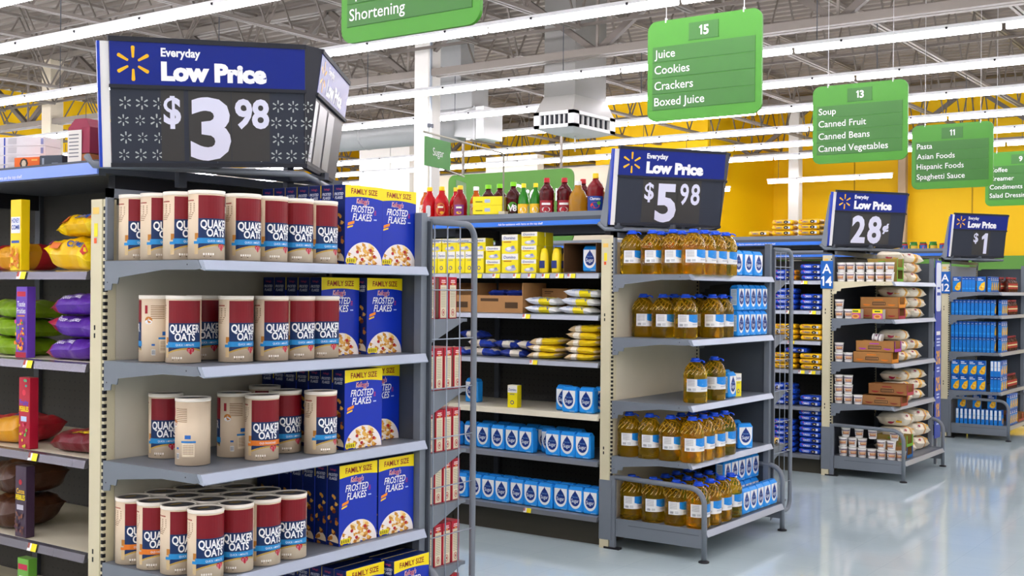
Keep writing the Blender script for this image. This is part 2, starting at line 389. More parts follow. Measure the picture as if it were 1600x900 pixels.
def endcap(e, label, panel, postcol):
    x0, y0 = X0S[e], Y0S[e]; S = SH[e]
    r = thing('endcap_shelving', label, 'shelving', (x0, y0, 0))
    MB().box(-.03, -.002, .052, WD-.052, .1, 1.93, panel).build('back_panel', r)
    for yy, nm in ((0, 1), (WD-.05, 0)):
        m = MB().box(-.085, -.018, yy, yy+.05, .43 if e else .43, 1.95, postcol).box(-.018, .0, yy+.004, yy+.05, .43, 1.95, postcol)
        m.box(-.087, .002, yy-.003, yy+.052, .055, .43, GREY).box(-.085, -.02, yy, yy+.05, 0, .055, postcol)
        z = .46
        while z < 1.93: m.box(-.009, .0006, yy-.0006, yy+.014, z, z+.014, BLACK); z += .0254
        for z in (1.46, 1.43, .62, .59): m.box(-.062, -.054, yy-.0008, yy+.001, z, z+.018, BLACK)
        mp = plane((-.085, yy, 0), X_, Z_)
        if nm:
            m.art(mp, rect(.012, 1.895, .05, 1.92), M('#e8c060'), .001)
            if e < 2: m.art(mp, rect(.02, 1.81, .042, 1.86), M('#f2dc20'), .001); m.art(mp, rect(.02, 1.785, .036, 1.805), M('#e0561c'), .001)
        m.build('post', r)
    sp = MB().box(.003, .5, WD-.012, WD, .1, 1.9, DGREY); pegs(plane((.5, WD-.012, .1), -X_, Z_), .5, 1.8, M('#25282e'), sp, .025)
    sp.build('side_panel', r)
    MB().box(.5, .538, WD-.03, WD+.008, .1, 1.95, GREY).build('post', r)
    for i in range(4):
        z = S[i]
        sm = MB().box(.005, DP-.02, .006, WD-.016, z-.022, z, GREY if not (e == 2 and i == 0) else CREAM)
        sh = sm.build('shelf', r)
        for yy in (0, WD-.018):
            b = MB().prism([(u, yy, z+v) for u, v in BRPROF], (0, .004, 0), GREY if not (e == 2 and i == 0) else CREAM)
            for hx, hz in ((.018, -.08), (.47, -.016)): b.art(plane((0, yy, z), X_, Z_), ell(hx, hz, .003, .003, 8), BLACK, .0005)
            b.build('bracket', sh)
        lip = MB().prism([(DP-.02, .002, z), (DP+.0, .002, z), (DP+.016, .002, z-.034), (DP+.012, .002, z-.038), (DP-.02, .002, z-.03)], (0, WD-.012, 0), RAIL)
        lip.build('price_rail', sh)
    # base deck with rounded guard rails
    z = S[4]
    b = MB().box(.0, DB-.01, .03, WD-.03, z-.02, z, GREY); bd = b.build('base_deck', r)
    MB().prism([(DB-.02, .03, z), (DB+.004, .03, z), (DB+.02, .03, z-.036), (DB+.014, .03, z-.04), (DB-.02, .03, z-.03)], (0, WD-.06, 0), RAIL).build('price_rail', bd)
    for yy in (.004, WD-.028):
        MB().box(.03, DB-.01, yy+.004, yy+.02, z-.105, z+.006, GREY).box(.12, DB-.03, yy+.003, yy+.021, z-.03, z-.027, DGREY).build('skirt', bd)
        path = [(DB, yy+.012, .012), (DB, yy+.012, .34)] + [tuple(p) for p in arc((DB-.1, yy+.012, .34), .1, 0, 90, 7, X_, Z_)][1:] + [(.02, yy+.012, .452)]
        MB().tube(path, .0165, GREY, 8).build('guard_rail', r)
        MB().lathe([(.0, 0), (.032, 0), (.032, .008), (.018, .014)], BLACK, 12, DB, yy+.012).build('foot', r)
        MB().box(-.012, .025, yy-.002, yy+.02, .012, .46, GREY).box(-.05, .06, yy-.01, yy+.03, 0, .012, BLACK).build('guard_post', r)
    t = MB().box(.0005, .013, .0, .03, S[0]+.003, 1.99, GREY).box(.0005, .013, WD-.045, WD-.015, 1.9, 1.99, GREY).box(.0005, .013, 0, WD-.015, 1.955, 1.99, GREY).build('top_frame', r)
    return r
endcap(0, 'grey endcap shelving with cream post, stocked with oats canisters and cereal boxes', M('#cfcab8', .5, noise=.04), CREAM)
endcap(1, 'grey endcap shelving with cream back panel, stocked with oil jugs and sugar', M('#d2cbb4', .5, noise=.04), CREAM)
endcap(2, 'grey endcap shelving of aisle 14, stocked with soup cups and rice bags', M('#3b3f46', .5, noise=.04), CREAM)
endcap(3, 'grey endcap shelving of aisle 12, stocked with blue macaroni boxes', M('#9aa0a5', .5, noise=.04), CREAM)
for e, t2, lb in ((2, '14', 'blue aisle marker reading A 14 on a cream post'), (3, '12', 'blue aisle marker reading A 12 on a cream post')):
    x0, y0 = X0S[e], Y0S[e]; z = 1.655 if e == 2 else 1.62
    m = MB().box(-.098, .012, -.014, -.004, z, z+.245, M('#0f5cae', .4)); mp = plane((-.043, -.014, z), X_, Z_)
    m.art(mp, moved(txt('A', .085, .012), 0, .135), WHITE, .001); m.art(mp, moved(num(t2, .085, .02), 0, .025), WHITE, .001)
    tag(m.build('aisle_marker'), lb, 'marker', 'blue aisle markers on posts').location = (x0, y0, 0)

def gondola(e, label, xe, seed):
    x0, y0 = X0S[e]-.09, Y0S[e]
    r = thing('gondola_shelving', label, 'shelving', (x0, y0, 0), group='long aisle shelving runs')
    PEG = M('#3a3936', .6, noise=.05); nb = int(xe/1.22)
    for b in range(nb):
        xb = -1.22*(b+1)
        p = MB().box(xb, xb+1.218, .58, .64, .1, 2.05 if e == 0 else 1.92, PEG)
        if b < 2: pegs(plane((xb, .58, .1), X_, Z_), 1.2, 1.8, M('#1c1b1a'), p, .04)
        p.build('back_panel', r)
        MB().box(xb-.02, xb+.02, .56, .66, 0, 2.06, DGREY).build('upright', r)
        for side in (0, 1):
            ya, yb = (.008, .57) if side == 0 else (.65, WD-.008)
            if side and b > 1: continue
            for i, z in enumerate(RUN[e]):
                cream = (e == 0) or (e == 1 and i == 3)
                cm = M('#d9d2bb', .5, noise=.05) if cream else GREY
                s = MB().box(xb+.004, xb+1.214, ya, yb, z-.022, z, cm).build('shelf', r)
                if side == 0:
                    l = MB().prism([(xb+.006, .008, z), (xb+.006, -.006, z-.006), (xb+.006, -.014, z-.036), (xb+.006, .008, z-.036)], (1.206, 0, 0), M('#d9d2bb', .5) if (e == 1 and i == 3) else M('#6f6e78', .22, .7) if e == 0 else M('#8f949c', .3, .6))
                    l.build('price_rail', s)
        m = MB().box(xb+.004, xb+1.214, .06, WD-.06, .0, .14, M('#3d3a30', .6)); m.build('base', r)
    # top storage deck on short posts, blue strip with the printed notice
    t = MB().box(-1.22*nb, 0.05, .03, WD-.03, 2.05, 2.085, DGREY)
    for yy in (.0, WD-.03): t.box(-1.22*nb, .05, yy, yy+.03, 2.04, 2.10, DGREY)
    td = t.build('top_deck', r)
    b = MB().box(-1.22*nb, .05, -.008, -.0005, 2.045, 2.075 if e else 2.09, M('#2f74d8', .35) if e else M('#7f9be8', .35))
    for k in range(nb): b.art(plane((-1.22*k-.62, -.008, 2.052), X_, Z_), txt('Ask for assistance with items on the top shelf', .014, .01), WHITE, .0008)
    b.build('notice_strip', td)
    MB().box(-1.22*nb, .05, .0, .02, 2.1, 2.13, GREY).build('stop_rail', td) if e else None
    for b2 in range(nb): MB().box(-1.22*b2-.03, -1.22*b2+.01, .1, WD-.1, 1.98, 2.05, DARK).build('arm', td)
    return r
gondola(0, 'shelving run of bagged cereal behind the cream post of the oats endcap', 6.2, 1)
gondola(1, 'shelving run of sugar behind the cooking oil endcap', 6.2, 2)
gondola(2, 'shelving run of blue and yellow cookie packs behind the soup cup endcap', 6.2, 3)
gondola(3, 'shelving run behind the macaroni endcap', 6.2, 4)
def gtags(e, items):
    """price tags on the rails: (shelf index, x) in run coordinates"""
    for i, x in items:
        z = RUN[e][i]; mb = MB(); a = math.atan2(.008, .03)
        mp = plane((x, -.0165, z-.035), X_, Vector((0, .26, .966)))
        for sh, mt in pricetag(mp, 0, 0): mb.art(mp, sh, mt, .002)
        o = mb.build('price_tag'); o.location = (X0S[e]-.0, Y0S[e], 0)
        best = [s for s in bpy.data.objects if s.name.startswith('shelf') and s.parent and s.parent.name.startswith('gondola') and abs(s.parent.location.y-Y0S[e]) < .01 and abs(max(v.co.z for v in s.data.vertices)-z) < .004 and min(v.co.y for v in s.data.vertices) < .1 and min(v.co.x for v in s.data.vertices)-.1 <= x < max(v.co.x for v in s.data.vertices)]
        if best: o.parent = best[0]; o.location = (.09, 0, 0)
gtags(0, [(0, -.55), (1, -.50), (2, -.46), (3, -.46)]); gtags(1, [(0, -1.08), (0, -.93), (0, -.76), (0, -.64), (0, -.53), (0, -.42), (0, -.33), (1, -.68), (2, -.62), (5, -.66)]); gtags(2, [(0, -.55), (0, -.28), (1, -.42), (1, -.2), (2, -.4), (3, -.3), (3, -.2)])

# ------------------------------------------------------------------ racks on the side of the endcaps
def side_rack(e, zs, label, zb=.13, zt=1.915):
    x0, y0 = X0S[e], Y0S[e]+WD
    r = thing('side_rack', label, 'rack', (x0, y0, 0), group='wire side racks on endcaps')
    g = MB(); xg = .545; y1 = .335
    g.tube([(xg, .03, zt)] + [tuple(p) for p in arc((xg, y1-.07, zt-.07), .07, 90, 0, 7, Y_, Z_)] + [tuple(p) for p in arc((xg, y1-.07, zb+.07), .07, 0, -90, 7, Y_, Z_)] + [(xg, .03, zb)], .0145, GREY, 8)
    g.build('guard_loop', r)
    w = MB()
    for yy in (.05, .14, .23): w.tube([(xg, yy, zb), (xg, yy, zt)], .003, RAIL, 5)
    z = zb+.2
    while z < zt: w.tube([(xg+.004, .02, z), (xg+.004, y1, z)], .003, RAIL, 5); z += .215
    w.build('wire_grid', r)
    for yy in (.012, ): MB().box(.04, xg+.01, yy, yy+.012, zb, zt, DGREY).build('back_panel', r)
    for z in zs:
        m = MB().box(.04, xg-.012, .026, .30, z-.014, z, GREY)
        m.prism([(xg-.012, .03, z-.014), (xg-.012, .27, z-.014), (xg-.012, .03, z-.11)], (-.004, 0, 0), GREY); m.build('shelf', r)
    return r
R0 = [1.492, 1.178, .906, .678, .40, .16]
side_rack(0, R0, 'wire guarded side rack of red and cream boxes beside the cereal endcap')
side_rack(1, [1.70, 1.32, .93, .55, .16], 'wire guarded side rack beside the sugar on the cooking oil endcap', .09)
side_rack(3, [1.62, 1.3, .97, .55, .16], 'wire guarded side rack beside the macaroni endcap, partly cut off')
# blue banner hanging on the soup cup endcap's far side
g = MB().box(-.006, 0, 0, .30, .25, 1.93, M('#1440a8', .4)); mp = plane((0, 0, 0), Y_, Z_)
g.art(mp, rrect(.02, 1.45, .28, 1.91, .05), M('#dfe6f4'), .001); g.art(mp, [rect(.06, 1.6, .24, 1.63), rect(.08, 1.66, .22, 1.68)], M('#1440a8'), .002)
for s, z in (('3%', .95), ('2%', .70), ('1%', .45)):
    g.art(mp, moved(num(s, .13, .02), .15, z), M('#f5b21c'), .001)
    for k in range(2): g.art(mp, rect(.08, z-.03-.03*k, .22, z-.045-.03*k), M('#c9d6f2'), .001)
g.art(mp, rect(.05, 1.225, .25, 1.26), WHITE, .001)
for k in range(3): g.art(mp, rect(.06, 1.18-.03*k, .24, 1.195-.03*k), M('#c9d6f2'), .001)
tag(g.build('banner'), 'tall blue banner with yellow percentages beside the rice bags', 'banner').location = (X0S[2]+.552, Y0S[2]+WD+.012, 0); bpy.data.objects['banner'].scale = (1, .62, 1)
MB().box(-.03, -.006, .12, .18, 0, 1.95, GREY).build('banner_post', bpy.data.objects['banner'])

# ------------------------------------------------------------------ price signs
def digits_panel(mb, mp, items, dark=M('#3a3836', .4)):
    for (u0, u1, v0, v1) in items: mb.art(mp, rect(u0, v0, u1, v1), dark, .002)
def price_sign(e, label, price, roll=0.0, ang=33, stars=False, apex=(.452, .61)):
    """two boards meeting at a nose, header over a dark price panel"""
    x0, y0 = X0S[e], Y0S[e]
    r = thing('price_sign', label, 'price sign', (x0+apex[0], y0+apex[1], 2.098 if roll else 2.045), group='blue and dark price signs on endcaps')
    cor = []
    for side in (0, 1):
        a = math.radians(ang if side == 0 else 35); U = Vector((math.sin(a), math.cos(a), 0)) if side == 0 else Vector((-math.sin(a), math.cos(a), 0))
        W = .755
        V = (Vector((0, 0, 1)) + (U.cross(Vector((0, 0, 1)))).normalized()*.13).normalized()
        if side == 0 and roll: Rm = Matrix.Rotation(roll, 3, U.cross(V)); U = Rm @ U; V = Rm @ V
        o = (-U*W - V*0.0) if side == 0 else U*.02
        o = o + Vector((0, 0, 0)); o = o - (U.cross(V))*(.0) - Vector((.03, 0, 0))
        N = U.cross(V); mp = plane(o, U, V)
        def slabp(u0, u1, v0, v1, d0, d1, mat, m):
            m.prism([mp(u0, v0, d0), mp(u1, v0, d0), mp(u1, v1, d0), mp(u0, v1, d0)], N*(d1-d0), mat)
        cor += [mp(W if side == 0 else 0, -.012, .004), mp(W if side == 0 else 0, .482, .004)]
        pb = MB(); slabp(0, W, 0, .295, -.012, 0, PANEL, pb)
        if side == 0:
            if stars:
                rnd = random.Random(3)
                for cx in [.045+.062*i for i in range(3)] + [.575+.062*i for i in range(4)]:
                    for j in range(4):
                        pb.art(mp, spark(cx+.008*(j % 2), .035+.066*j, rnd.uniform(.019, .026), .4, .13), M('#aeb3ae', .4), .001)
            price(pb, mp)
        else:
            digits_panel(pb, mp, [(.12, .3, .02, .27), (.34, .5, .02, .27)], M('#8d9196', .3)); pb.art(mp, rect(.02, .02, .08, .27), M('#c9ccd0', .3), .002)
        pb.build('price_panel', r)
        hb = MB(); slabp(0, W, .30, .465, -.014, .006, NAVY, hb); mh = plane(o + N*.006, U, V)
        hb.art(mh, spark(.085, .382, .066), M('#f7b518', .35), .001)
        hb.art(mh, moved(txt('Everyday', .032, .03, align='L', width=.15), .188, .413), WHITE, .001); hb.art(mh, moved(txt('Low Price', .066, .06, align='L', width=.41), .188, .325), WHITE, .001)
        hb.build('header', r)
        fr = MB(); slabp(-.004, W+.004, .288, .302, -.01, .012, DARK, fr); slabp(-.004, W+.004, .463, .482, -.02, .01, DARK, fr); slabp(-.004, W+.004, -.012, .004, -.02, .006, DARK, fr)
        if side == 0:
            slabp(-.034, -.002, -.012, .462, -.03, -.004, M('#e4e2dc', .35), fr); slabp(-.044, -.034, -.012, .462, -.03, -.002, M('#1c3fae', .35), fr)
        fr.build('sign_frame', r)
    # nose and stand
    MB().prism([cor[0], cor[2], cor[3], cor[1]], (-.012, 0, 0), DARK).build('nose', r)
    st = MB()
    yl = .66
    st.tube([(-.54, -yl-.01, .0), (-.5, -yl-.01, -.035), (-.04, 0, -.04), (-.5, yl-.01, -.035), (-.54, yl-.01, 0)], .014, GREY, 8)
    if e: st.prism([(-.535, -yl-.01, -.02), (-.48, -yl-.01, -.02), (-.452, -yl+.01, .44), (-.465, -yl+.01, .44)], (.0, .012, 0), GREY)
    if e: st.prism([(-.58, yl-.02, -.02), (-.50, yl-.02, -.02), (-.46, yl-.03, .44), (-.48, yl-.03, .44)], (.0, .012, 0), GREY)
    for yy in (-.3, .3): st.box(-.452, -.425, yy-.02, yy+.02, -.1 if roll else -.05, .3, DGREY).box(-.452, -.2, yy-.012, yy+.012, -.03, -.0, DGREY)
    st.box(-.45, -.42, -yl+.03, yl-.03, -.03, 0, DGREY); st.build('stand', r)
    if e == 0: r.scale = (.96, .96, .96); r.location.z += .012
    return r
DG = M('#d9d9ea', .4)
def p398(m, mp):
    digits_panel(m, mp, [(.185, .272, .012, .287), (.29, .455, .012, .287), (.457, .61, .012, .287)])
    m.art(mp, moved(txt('$', .105, .03, width=.066), .228, .158), DG, .003); m.art(mp, moved(txt('3', .232, .035, width=.158), .375, .028), DG, .003)
    m.art(mp, moved(txt('9', .112, .03, width=.07), .505, .147), DG, .003); m.art(mp, moved(txt('8', .112, .03, width=.07), .573, .147), DG, .003)
def p598(m, mp):
    digits_panel(m, mp, [(.175, .265, .012, .287), (.267, .425, .012, .287), (.427, .595, .012, .287)])
    m.art(mp, moved(txt('$', .105, .02, width=.066), .222, .158), DG, .003); m.art(mp, moved(txt('5', .232, .035, width=.15), .345, .028), DG, .003)
    m.art(mp, moved(txt('9', .132, .02, width=.062), .475, .135), DG, .003); m.art(mp, moved(txt('8', .132, .02, width=.066), .555, .135), DG, .003)
def p28(m, mp):
    digits_panel(m, mp, [(.175, .36, .012, .287), (.362, .6, .012, .287)])
    m.art(mp, moved(txt('2', .232, .035, width=.15), .262, .03), DG, .003); m.art(mp, moved(txt('8', .232, .035, width=.15), .435, .03), DG, .003); m.art(mp, moved(txt('\u00a2', .075, .04, width=.07), .555, .13), DG, .003)
def p1(m, mp):
    digits_panel(m, mp, [(.28, .37, .012, .287), (.372, .53, .012, .287)])
    m.art(mp, moved(txt('$', .105, .02, width=.066), .325, .16), DG, .003); m.art(mp, moved(num('1', .232, .05), .455, .03), DG, .003)
price_sign(0, 'large blue and dark price sign reading 3.98 above the oats endcap', p398, roll=.05, ang=28.6, stars=True, apex=(.452, .61))
price_sign(1, 'blue and dark price sign reading 5.98 above the cooking oil', p598, apex=(.468, .612))
price_sign(2, 'blue and dark price sign reading 28 cents above the soup cups', p28, apex=(.452, .612))
price_sign(3, 'blue and dark price sign reading 1 dollar above the macaroni boxes', p1, apex=(.465, .61))
# small green flags on wire frames over the sugar run
def flag(x, y, pts, word, bx, label):
    r = thing('flag_sign', label, 'flag sign', (x, y, 2.1), group='small green flag signs on wires')
    MB().tube(pts, .006, M('#b9b4a4', .4, .4), 6).build('wire_arm', r)
    o, U, w, h = bx; mp = plane(o, U, Z_)
    MB().prism([mp(0, 0, 0), mp(w, 0, 0), mp(w, h, 0), mp(0, h, 0)], Vector(U).cross(Z_)*.006, M('#3f8436', .45)).art(mp, moved(txt(word, .048, 0), w/2, h*.4), WHITE, .0075).build('flag_board', r)
    MB().box(-.025, .025, -.02, .02, 0, .05, M('#c9c2a8')).build('clamp', r)
du = Vector((-.219, .976, 0))
flag(-.88, 3.74, [(0, 0, .02), (0, 0, .42), tuple(-du*.03 + Vector((0, 0, .44))), tuple(-du*1.18 + Vector((0, 0, .44)))], 'Sugar', (tuple(-du*1.17 + Vector((0, 0, .245))), du, .34, .17), 'small green flag reading Sugar on a wire arm over the aisle')
flag(-1.83, 4.1, [(0, 0, .02), (0, 0, .44), (-.012, .03, .46), (-.42, .97, .46)], 'Juice', ((-.30, .70, .24), Vector((-.4, .917, 0)), .34, .17), 'small green flag reading Juice behind the Sugar flag')

# ------------------------------------------------------------------ products (front faces +X)
def oats(ribbon='#1f86c4', word='QUICK 1-MINUTE'):
    r, H = .0632, .245; bd = MB(); mp = cyl(r)
    BE = M('#dcc8ab', .5, noise=.03); BR = M('#8a6a4a', .6)
    bd.lathe([(r, 0.002), (r, H-.012)], BE, 40)
    w = .066
    # red and blue panel
    n = 5
    bd.art(mp, rect(-w, .14, w, H-.018, 12), M('#790a18', .45), .0005)
    bd.art(mp, (lambda: ([( -w + 2*w*i/12, z) for i in range(13) for z in (.052 + .012*((i-6)/6.)**2*-1 + .004*i/6, .146)], [(2*i, 2*i+2, 2*i+3, 2*i+1) for i in range(12)]))(), M('#0a2a58', .45), .0006)
    bd.art(mp, ([(-w + 2*w*i/12, z) for i in range(13) for z in (.046 - .012*((i-6)/6.)**2 + .004*i/6, .0525 - .012*((i-6)/6.)**2 + .004*i/6)], [(2*i, 2*i+2, 2*i+3, 2*i+1) for i in range(12)]), M('#b8984a', .4), .0006)
    bd.art(mp, moved(txt('QUAKER', .029, .03, width=.116), 0, .112), WHITE, .0014); bd.art(mp, moved(txt('OATS', .027, .03, width=.074), 0, .083), WHITE, .0014)
    bd.art(mp, rect(-w-.004, .058, w+.004, .077, 12), M(ribbon, .4), .0009); bd.art(mp, moved(txt(word, .0075, .004, width=.066), 0, .0635), M('#e6f1f8'), .0014)
    bd.art(mp, heart(.02, .046, .0145), M('#b3122c', .4), .0017)
    for k in range(3): bd.art(mp, rect(.009, .049-.005*k, .027, .0505-.005*k), M('#f0c8c8'), .0021)
    for k in range(5): bd.art(mp, rect(-.048+.008*k, .017, -.043+.008*k, .024), M('#f4ece0'), .0006)
    bd.art(mp, rect(-.046, .012, -.02, .0145), M('#4a3a2c'), .0006)
    # side and back of the label
    u0 = -.115
    bd.art(mp, rect(u0-.008, .207, u0+.03, .211, 2), M('#a04a3a'), .0008)
    for k in range(9): bd.art(mp, rect(u0-.01, .196-.0065*k, u0+.034-.004*max(0, k-4), .1985-.0065*k, 2), BR, .0006)
    bd.art(mp, rect(-.079, .072, -.066, .094, 2), M('#b8792c', .6), .0007); bd.art(mp, rect(-.083, .056, -.063, .066, 2), M(ribbon, .5), .0007); bd.art(mp, rect(-.08, .02, -.066, .054, 2), M('#cbb184', .6), .0006)
    bd.art(mp, rect(.085, .178, .096, .208, 2), M('#9c1224'), .0007)
    for k in range(8): bd.art(mp, rect(.108, .205-.0065*k, .158, .2075-.0065*k, 3), BR, .0006)
    bd.art(mp, ell(.1, .155, .014, .012), M('#c47a30'), .0007); bd.art(mp, ell(.1, .148, .013, .008), M('#e8eef2'), .0008)
    bd.art(mp, rect(.150, .098, .172, .112, 2), M('#1c5fae'), .0007); bd.art(mp, rect(.136, .084, .19, .091, 4), M('#1c78c0'), .0007)
    bd.art(mp, rect(.14, .034, .186, .083, 4), M('#e4d4b8'), .0006)
    for k in range(6): bd.art(mp, rect(.143, .044+.0058*k, .182, .046+.0058*k, 3), BR, .0009)
    bd.art(mp, rect(.112, .026, .126, .046, 2), WHITE, .0007)
    for k in range(5): bd.art(mp, rect(.1135+.0025*k, .028, .1148+.0025*k, .044), BLACK, .0009)
    bd.art(mp, rect(.112, .06, .124, .067, 2), M('#1c5fae'), .0007)
    ld = MB().lathe([(r+.0005, H-.013), (r+.0014, H-.011), (r+.0014, H), (r-.004, H), (r-.005, H-.004)], M('#ece5d6', .4), 40, cap0=False, cap1=True)
    ld.art(plane((0, 0, H-.004), X_, Y_), ell(0, 0, r-.0055, r-.0055, 30), M('#23222a', .3), .0004); ld.art(plane((0, 0, H-.004), Y_, -X_), rect(-.022, .012, .022, .024), M('#c9a24a'), .0008)
    for k in range(6): ld.art(plane((0, 0, H-.004), Y_, -X_), rect(-.03, -.012-.006*k, .03-.004*k, -.0095-.006*k), M('#8a8d94'), .0008)
    return proto('oats_canister', [('body', bd), ('lid', ld)])
OATS = oats(); OATSO = oats('#d9761f', 'OLD FASHIONED')

def cereal():
    w, d, H = .223, .066, .32; b = MB(); BL = M('#0a2ea8', .35); DB_ = M('#0a2160', .35)
    b.box(-d, 0, -w/2, w/2, 0, H, BL, .0012)
    f = plane((0, -w/2, 0), Y_, Z_)
    n = 10; yb = [(w*i/n, H-.042-.008*math.sin(math.pi*i/n)*-1-.010) for i in range(n+1)]
    b.art(f, (yb + [(w, H), (0, H)], [tuple(range(n+3))]), YEL, .0004)
    b.art(f, moved(txt('FAMILY SIZE', .022, .02, width=.155), w/2, H-.034), M('#8c1616'), .0009)
    b.art(f, moved(txt("Kellogg's", .021, .03, .15, width=.074), w/2-.01, H-.072), M('#e8e0e4'), .0007); b.art(f, moved(txt("Kellogg's", .019, .014, .15, width=.068), w/2-.01, H-.071), M('#b82040'), .0011)
    b.art(f, moved(txt('FROSTED', .028, .012, .22, width=.132), w/2-.012, H-.108), WHITE, .0009); b.art(f, moved(txt('FLAKES', .029, .012, .22, width=.112), w/2-.014, H-.141), WHITE, .0009)
    b.art(f, [moved(p, 0, 0) for p in (rect(.172, H-.10, .182, H-.097), rect(.171, H-.107, .183, H-.104), rect(.17, H-.114, .182, H-.111))], M('#c83048'), .0008)
    b.art(f, [([(x*1.0, y) for x, y in p], q) for p, q in [rect(.168, H-.137, .186, H-.132)]], M('#b9c8f0'), .0008)
    b.art(f, poly((.014, .156), (.052, .166), (.054, .178), (.016, .168)), M('#f08a1c'), .0008); b.art(f, poly((.012, .145), (.044, .153), (.045, .160), (.013, .152)), M('#f6c21c'), .0009)
    # bowl of flakes
    b.art(f, ell(w/2+.0, .0, .109, .092, 26, 0, math.pi), M('#efe6e0', .4), .0006)
    rnd = random.Random(5)
    for k in range(56):
        a = rnd.uniform(.05, math.pi-.05); q = math.sqrt(rnd.random()); cu, cv = w/2+.098*q*math.cos(a), .082*q*math.sin(a)+.002
        s = rnd.uniform(.009, .015); t = rnd.uniform(0, 3)
        pts = [(cu+s*(1+.3*math.sin(3*i+t))*math.cos(i*1.047), max(.001, cv+s*.75*(1+.3*math.cos(2*i+t))*math.sin(i*1.047))) for i in range(6)]
        b.art(f, (pts, [tuple(range(6))]), M(rnd.choice(['#d99a3a', '#e6b455', '#b97426', '#f1d9a0', '#f4ead6', '#c98a30'])), .0008+.00001*k)
    for cu, cv in ((.072, .052), (.15, .06), (.1, .022), (.172, .035)): b.art(f, ell(cu, cv, .009, .007, 10), M('#b01c1c'), .0014)
    b.art(f, rect(.006, .006, .062, .026), M('#e8d820'), .0015)
    for k in range(4): b.art(f, rect(.011+.012*k, .01, .018+.012*k, .022), M('#8c7a10'), .0018)
    # spine
    sp = plane((-d, -w/2, 0), X_, Z_)
    b.art(sp, rect(0.001, 0, d-.001, H-.001), DB_, .0003); b.art(sp, moved(txt("Kellogg's", .008, .012, width=.032), d/2, H-.02), M('#c84a6a'), .0008)
    b.art(sp, moved(txt('FROSTED', .011, .02, .2, width=.048), d/2-.002, H-.042), M('#dfe4f4'), .0008); b.art(sp, moved(txt('FLAKES', .011, .02, .2, width=.042), d/2-.002, H-.057), M('#dfe4f4'), .0008)
    for k in range(16):
        cu, cv = rnd.uniform(.01, d-.01), rnd.uniform(.0, .2); s = rnd.uniform(.006, .011)
        pts = [(min(d-.002, max(.002, cu+s*(1+.3*math.sin(3*i+k))*math.cos(i*1.047))), max(.001, cv+s*(1+.3*math.cos(2*i+k))*math.sin(i*1.047))) for i in range(6)]
        b.art(sp, (pts, [tuple(range(6))]), M(rnd.choice(['#d99a3a', '#e6b455', '#b97426', '#7a3a14'])), .0007+.00002*k)
    b.art(sp, ell(d/2, .012, .03, .035, 16, 0, math.pi), M('#e6d2b0'), .0006)
    sr = plane((0, w/2, 0), -X_, Z_); b.art(sr, rect(0.001, 0, d-.001, H-.001), DB_, .0003); b.art(sr, rect(.008, .03, d-.008, .2), M('#e8e4da'), .0006)
    tp = plane((-d, -w/2, H), X_, Y_); b.art(tp, rect(.002, .002, d-.002, w-.002), DB_, .0003); b.art(tp, rect(d*.48, .002, d*.52, w-.002), M('#061440'), .0006)
    bk = plane((-d, w/2, 0), -Y_, Z_); b.art(bk, rect(.012, .012, w-.012, H-.05), M('#e9d9a8'), .0004); b.art(bk, rect(0, H-.04, w, H), YEL, .0004)
    return proto('cereal_box', [], b)
CEREAL = cereal()

def box_art(name, w, d, H, face, side, fart=(), sart=(), top=None):
    """carton: w along Y, d along X; front +X, near side -Y; art lists of (shape, colour)"""
    b = MB().box(-d/2, d/2, -w/2, w/2, 0, H, face, .0012)
    f = plane((d/2, -w/2, 0), Y_, Z_); s = plane((-d/2, -w/2, 0), X_, Z_); s2 = plane((d/2, w/2, 0), -X_, Z_)
    b.art(s, rect(.001, .001, d-.001, H-.001), side, .0003); b.art(s2, rect(.001, .001, d-.001, H-.001), side, .0003)
    if top: b.art(plane((-d/2, -w/2, H), X_, Y_), rect(.0012, .0012, d-.0012, w-.0012), top, .0003)
    for k, (sh, c) in enumerate(fart): b.art(f, sh, c, .0006+.0003*k)
    for k, (sh, c) in enumerate(sart): b.art(s, sh, c, .0006+.0003*k)
    return proto(name, [], b)
LINE = M('#8d8468', .6)
# red and cream snack boxes: narrow nutrition side faces +X, so build with front on +Y
SNACK = box_art('snack_box', .2, .2, .001, RED, RED) if False else None
def snack():
    w, d, H = .056, .16, .185; b = MB().box(-d/2, d/2, -w/2, w/2, 0, H, M('#b5142c', .4), .0012)
    f = plane((d/2, -w/2, 0), Y_, Z_); CRM = M('#ddd3b4', .5)
    b.art(f, rect(.007, .004, w-.006, H-.036), CRM, .0005); b.art(f, [rect(.014, H-.018, w-.014, H-.013), rect(.012, H-.026, w-.012, H-.021)], M('#f2d0c8'), .0008); b.art(f, rect(.02, H-.033, w-.02, H-.029), M('#f2b050'), .0008)
    for k in range(12): b.art(f, rect(.012, H-.05-.0075*k, w-.012, H-.048-.0075*k), LINE, .0008)
    b.art(f, ell(w/2, .028, .011, .015), RED, .0009); b.art(f, ell(w/2, .028, .0085, .012), CRM, .0012); b.art(f, ell(w/2, .028, .004, .007), RED, .0015)
    s = plane((-d/2, -w/2, 0), X_, Z_); b.art(s, rect(.004, .004, d-.004, H-.004), M('#9a8f7c', .6), .0005); b.art(s, rect(.02, .02, d-.03, .07), M('#b7ab94', .6), .0008)
    s = plane((d/2, w/2, 0), -X_, Z_); b.art(s, ell(d/2, .07, .05, .05), M('#e2b870'), .0006)
    return proto('snack_box', [], b)
SNACK = snack()

